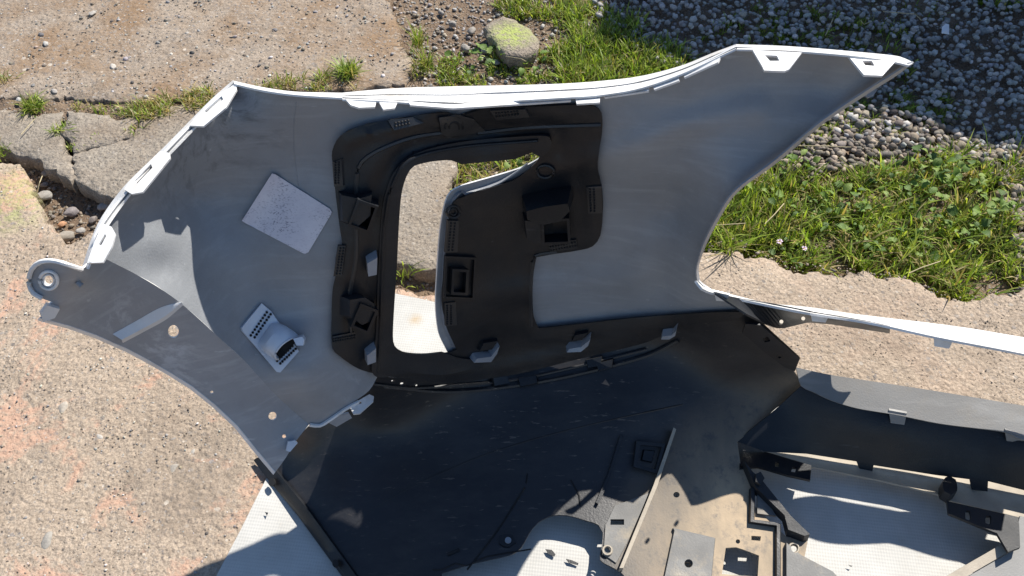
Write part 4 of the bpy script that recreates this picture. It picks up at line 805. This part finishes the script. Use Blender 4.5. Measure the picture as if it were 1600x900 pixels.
B_ = [(1040, 396), (1050, 320), (1110, 270), (1220, 256), (1300, 285), (1400, 262), (1460, 240), (1540, 235), (1600, 262), (1590, 330), (1570, 400), (1610, 452), (1550, 466), (1495, 478), (1440, 455), (1370, 436), (1280, 428), (1210, 414), (1160, 398)]
lawn([(B_, 4800, .054, .0048, 1.1, .2, -.05), (B_, 3000, .034, .004, 1.3, .3, -.5), (B_, 700, .09, .0046, .9, .12, -.1), ([(1560, 220), (1640, 230), (1700, 470), (1600, 460), (1570, 400)], 700, .05, .004, 1.0, .1, -.1), ([(1100, 392), (1125, 330), (1200, 275), (1250, 300), (1200, 400)], 900, .075, .0042, .7, .08, -.3)], "thick sunlit green grass along the slab behind the bumper")
lawn([([(1230, 215), (1330, 160), (1400, 140), (1480, 150), (1500, 185), (1420, 215), (1330, 215), (1260, 245)], 1500, .034, .0036, 1.1, .08, .0), ([(1290, 200), (1480, 190), (1560, 240), (1400, 260), (1250, 260)], 260, .03, .0034, 1.2, .2, .05)], "thin patch of grass growing through gravel beside the bumper tip")
lawn([([(860, 120), (1090, 100), (1150, 170), (1060, 300), (900, 300), (850, 220)], 1500, .05, .0042, 1.1, .15, -.1), ([(860, 75), (930, 55), (1080, 80), (1075, 112), (1000, 128), (880, 150)], 2400, .06, .0045, .9, .08, -.3), ([(770, 0), (900, -20), (960, 20), (900, 50), (830, 35), (780, 20)], 1300, .04, .004, 1.1, .12, -.05), ([(655, 90), (780, 85), (870, 75), (880, 132), (690, 135)], 1000, .032, .004, 1.2, .18, .08), ([(880, 20), (1000, 30), (1010, 80), (900, 85)], 900, .055, .0042, .9, .06, -.2)], "patchy grass around the lichen stone behind the bumper")
lawn([([(1090, 60), (1180, 10), (1340, 20), (1440, 60), (1420, 130), (1300, 90), (1180, 80)], 1300, .036, .0034, 1.1, .05, .02), ([(1500, -20), (1700, -20), (1700, 20), (1540, 15)], 500, .05, .004, 1.0, .05, -.1), ([(1300, -60), (1420, -60), (1500, 40), (1400, 60)], 260, .03, .003, 1.2, .1, .1)], "sparse shaded grass growing through the grey gravel")
lawn([([(706, 240), (850, 225), (850, 285), (706, 300)], 420, .05, .0042, 1.1, .3, -.4), ([(616, 424), (700, 428), (700, 458), (616, 452)], 26, .03, .003, 1.3, .1, -1)], "weedy grass seen through the lamp opening")
lawn([([(210, 165), (330, 140), (345, 165), (235, 195), (200, 190)], 700, .034, .0032, 1.2, .55, -.15), ([(110, 165), (210, 170), (200, 185), (120, 180)], 90, .022, .003, 1.3, .4, 0), ([(395, 128), (480, 126), (560, 132), (560, 146), (400, 146)], 260, .036, .0032, 1.2, .45, -.1), ([(640, 60), (662, 60), (668, 130), (644, 130)], 90, .04, .003, 1.2, .3, -.3)], "dry yellow grass in the joint beside the far slab", lift_=-.008)
# single tufts
gp = "grass tufts in the slab joints"
def tuft(u, v, n, h, w, lean, dry, label, z=-.01, r=.022):
    n = int(n * 1.6); h *= 1.25
    p = G(u, v, z); q = rng.normal(0, r * .5, (n, 2)); V, F, C = blades(q, np.zeros(n), h, w, lean, pal(n, dry))
    o = raw("grass_tuft", V, F, C, M["grass"], None, label, "grass tuft"); o.location = tuple(p); o["group"] = gp; return o
for a in [(52, 172, 110, .035, .0034, 1.3, .1, "wide green tuft at the left end of the slab joint"), (97, 207, 36, .024, .0032, 1.4, .15, "small tuft at the crack in the middle slab"), (115, 231, 16, .018, .003, 1.4, .15, "tiny tuft at the lower end of the crack"),
          (10, 130, 26, .03, .003, 1.3, .5, "dry tuft at the left edge above the joint"), (3, 242, 26, .026, .003, 1.3, .1, "small green tuft at the left edge beside the broken gap"), (505, 128, 60, .035, .003, 1.2, .25, "left part of the tuft over the bumper's top edge"), (545, 122, 150, .045, .0036, 1.2, .08, "large green tuft over the bumper's top edge"),
          (205, 208, 22, .02, .003, 1.4, .2, "flat tuft at the right end of the middle crack"), (148, 222, 14, .014, .003, 1.4, .3, "tiny yellowish tuft on the middle crack"), (160, 175, 20, .02, .003, 1.3, .3, "short tuft above the middle slab"), (665, 110, 60, .055, .003, .9, .2, "tall tuft on the soil beside the far slab corner"), (655, 75, 30, .06, .003, .9, .3, "thin pale tuft leaning along the far slab edge"),
          (632, 434, 12, .04, .003, 1.4, .0, "small green sprig in the crack seen through the lamp opening"), (1137, 392, 24, .07, .003, 1.3, .2, "grass blades leaning over the slab beside the bumper")]:
    tuft(*a)
# dry straws
def straw(pts, label, r=.0011, z=-.02):
    P = np.array([G(u, v, z + dz) for u, v, dz in pts]); V, F = tube_mesh(P, r, 5); o = mesh_obj("straw", V, F, STRAW); tag(o, label, "straw", "dry straws"); return o
STRAW = painted("dry_straw", (.50, .41, .24), .6, .2)
for pts, l in (([(408, 134, .02), (432, 115, .035)], "dry straw above the bumper corner"), ([(433, 132, .02), (432, 112, .05)], "upright dry straw above the bumper corner"), ([(33, 210, .025), (54, 186, .03)], "dry straw lying on the middle slab"), ([(1290, 55, .03), (1302, 28, .035)], "pale straw on the shaded gravel"), ([(1345, 32, .03), (1350, 38, .05), (1362, 33, .03)], "curled straw on the shaded gravel"),
               ([(1195, 350, .06), (1210, 335, .07), (1225, 318, .06)], "dry stalk in the green grass near the bumper"), ([(1420, 427, .03), (1440, 418, .035), (1470, 408, .03)], "dry stalk at the lower edge of the grass"), ([(1240, 228, .03), (1280, 228, .035), (1330, 230, .03)], "long dry straw on the sunlit gravel"), ([(58, 302, .0), (62, 285, .02), (66, 275, .02)], "dry straw beside the round pebble in the gap"), ([(790, 88, .02), (815, 92, .03), (822, 96, .02)], "pale twig below the lichen stone"), ([(1118, 352, .05), (1165, 349, .06)], "dry straw near the edge of the bumper cut-out"), ([(1380, 18, .03), (1430, 22, .045), (1440, 32, .03)], "thin bent straw at the top of the shaded gravel")):
    straw(pts, l)
# broad-leaved weeds
def leaf_mesh(kind):
    n = 9; V = []; F = []
    for k in range(n):
        t = k / (n - 1); w = (.5 * math.sin(math.pi * t ** .8) * (1 + (.28 * math.cos(k * math.pi) if kind else .06 * math.cos(k*3)))) * (.62 if kind else .8); x = t
        zc = .18 * math.sin(t * 2.4) - .28 * t * t
        V += [(x, -w, zc + .12 * w), (x, 0, zc - .05), (x, w, zc + .12 * w)]
    for k in range(n - 1):
        a = 3*k; F += [(a, a+1, a+4, a+3), (a+1, a+2, a+5, a+4)]
    me = bpy.data.meshes.new("leaf"); me.from_pydata(V, [], F); me.materials.append(M["leaf"]); me.polygons.foreach_set("use_smooth", np.ones(len(F), bool))
    return me
def leaf_variants():
    out = []
    for kind in (0, 1):
        for c in ((.12, .20, .035), (.16, .25, .045), (.08, .14, .03), (.22, .30, .07)):
            me = leaf_mesh(kind); at = me.attributes.new("tint", 'FLOAT_COLOR', 'POINT'); at.data.foreach_set("color", np.tile([*c, 1], len(me.vertices)).astype(np.float32)); out.append(me)
    return out
LEAF = leaf_variants()
def weed(u, v, n, size, label, h=.035, z=-.045, spread=.05):
    t = empty("broadleaf_weed", tuple(G(u, v, z))); tag(t, label, "weed", "broad-leaved weeds in the grass")
    n = int(n * .85) + 2
    for i in range(n):
        o = bpy.data.objects.new("leaf", LEAF[rng.integers(0, len(LEAF))]); col.objects.link(o); o.parent = t
        a = rng.uniform(0, 6.28); r = spread * math.sqrt(rng.random()); s = size * rng.uniform(.3, 1.0)
        o.location = (r*math.cos(a), r*math.sin(a), h * rng.uniform(.45, 1.25)); o.scale = (s, s * rng.uniform(.8, 1.2), s); o.rotation_euler = (rng.normal(0, .35), rng.normal(-.1, .4), a + rng.normal(0, .7))
    return t
for a in [(1445, 285, 42, .034, "tall bright weed at the top of the grass right of centre", .06, -.045, .06), (1385, 300, 26, .028, "weed left of the tall bright weed", .045), (1500, 300, 30, .032, "dark weed right of the tall bright weed", .05), (1545, 345, 30, .03, "weed at the right edge of the grass", .05), (1500, 370, 30, .032, "yellow green weed in the lower right grass", .045), (1440, 345, 26, .03, "weed in the middle of the right grass", .045),
          (1240, 280, 24, .028, "weed at the upper left of the grass beside the bumper", .04), (1180, 315, 22, .028, "weed nearest to the bumper cut-out", .045), (1310, 330, 26, .03, "weed in the centre of the grass above the pink flowers", .04), (1260, 345, 20, .026, "low weed just above the pink flowers", .035), (1235, 400, 26, .022, "pale low weed at the slab edge below the flowers", .02), (1345, 385, 20, .028, "weed right of the pink flowers", .035),
          (1420, 395, 22, .03, "weed above the slab edge at the lower right", .035), (768, 102, 18, .034, "weed with large leaves below the lichen stone", .035), (840, 110, 16, .03, "weed right of the stone near the bumper's top edge", .03), (725, 105, 14, .026, "small weed on the soil left of the large leaved one", .025), (1150, 250, 10, .026, "single weed partly behind the bumper skin", .04), (800, 245, 16, .026, "green weed seen through the lamp opening", .03)]:
    weed(*a)
FP = painted("pink_petal", (.70, .55, .66), .6, .05); FY = painted("yellow_flower_centre", (.6, .45, .08), .7, .1)
for (u, v, l) in ((1218, 378, "left of the two small pink flowers in the grass"), (1256, 389, "right of the two small pink flowers in the grass")):
    t = empty("flower", tuple(G(u, v, .012))); tag(t, l, "flower", "pink flowers")
    tube("stem", np.array(t.location) + np.array([(0, 0, -.055), (.003, 0, -.02), (0, 0, 0)]), .001, M["leaf"], t, 5)
    c, f = ico(1); mesh_obj("flower_centre", c * .0026 + np.array(t.location), f, FY, t)
    pm = bpy.data.meshes.new("petal"); pm.from_pydata([(.001, -.0012, 0), (.006, -.0028, .002), (.0105, 0, .001), (.006, .0028, .002), (.001, .0012, 0)], [], [(0, 1, 2, 3, 4)]); pm.materials.append(FP)
    for k in range(9):
        o = bpy.data.objects.new("petal", pm); col.objects.link(o); o.parent = t; o.rotation_euler = (rng.normal(0, .3), rng.normal(-.35, .3), k * .698); o.scale = (.8,) * 3
# scrap of paper in the shaded gravel
pp = mesh_obj("paper_scrap", [G(1471, 52, .0), G(1472, 42, .006), G(1478, 37, .008), G(1483, 38, .006), G(1483, 54, .0), G(1478, 49, .006)], [(0, 1, 5), (1, 2, 5), (2, 3, 5), (3, 4, 5), (4, 0, 5)], painted("white_paper", (.75, .74, .74), .7, .1))
tag(pp, "small white scrap of paper on the shaded gravel", "paper")

# ------------------------------------------------------------------ house added out of view so its roof shades the gravel
def house():
    k = lambda uv, h: np.array(G(uv[0], uv[1], -.03)) + np.array(sdir) / sdir.z * (h + .03)
    h = 2.6; a = k((925, 62), h); b = k((1640, 246), h); d = (b - a); d[2] = 0; d /= np.linalg.norm(d); n = np.array([-d[1], d[0], 0])
    if n[1] < 0: n = -n
    a = np.array(a); b = a + d * 7.0; t = empty("house", (float(a[0]), float(a[1]), -.055)); tag(t, "plain rendered house added out of view to shade the gravel", "house")
    wall = painted("house_render", (.55, .50, .43), .8, .3); tile = painted("roof_sheet", (.30, .12, .08), .7, .3); glass = painted("window_glass", (.03, .04, .05), .1, .05)
    ins = .35
    def bx(name, p0, u0, u1, v0, v1, z0, z1, mat):
        P = [p0 + d*u + n*v + np.array([0, 0, z - p0[2]]) for z in (z0, z1) for u, v in ((u0, v0), (u1, v0), (u1, v1), (u0, v1))]
        return mesh_obj(name, P, [(3, 2, 1, 0), (4, 5, 6, 7), (0, 1, 5, 4), (1, 2, 6, 5), (2, 3, 7, 6), (3, 0, 4, 7)], mat, t, sharp=20)
    bx("wall", a, .3, 6.7, ins, ins + 5, -.06, h - .06, wall)
    for u in (1.2, 3.4, 5.4): bx("window", a, u, u + .9, ins - .03, ins + .02, .9, 1.9, glass)
    r = [a, a + d*7, a + d*7 + n*2.85 + [0, 0, 1.2], a + n*2.85 + [0, 0, 1.2], a + n*5.7, a + d*7 + n*5.7]; V = r + [p + np.array([0, 0, -.06]) for p in r]
    mesh_obj("roof", V, [(0, 1, 2, 3), (3, 2, 5, 4), (9, 8, 7, 6), (10, 11, 8, 9), (0, 6, 7, 1), (4, 5, 11, 10), (0, 3, 9, 6), (3, 4, 10, 9), (1, 7, 8, 2), (2, 8, 11, 5)], tile, t, sharp=20)
house()
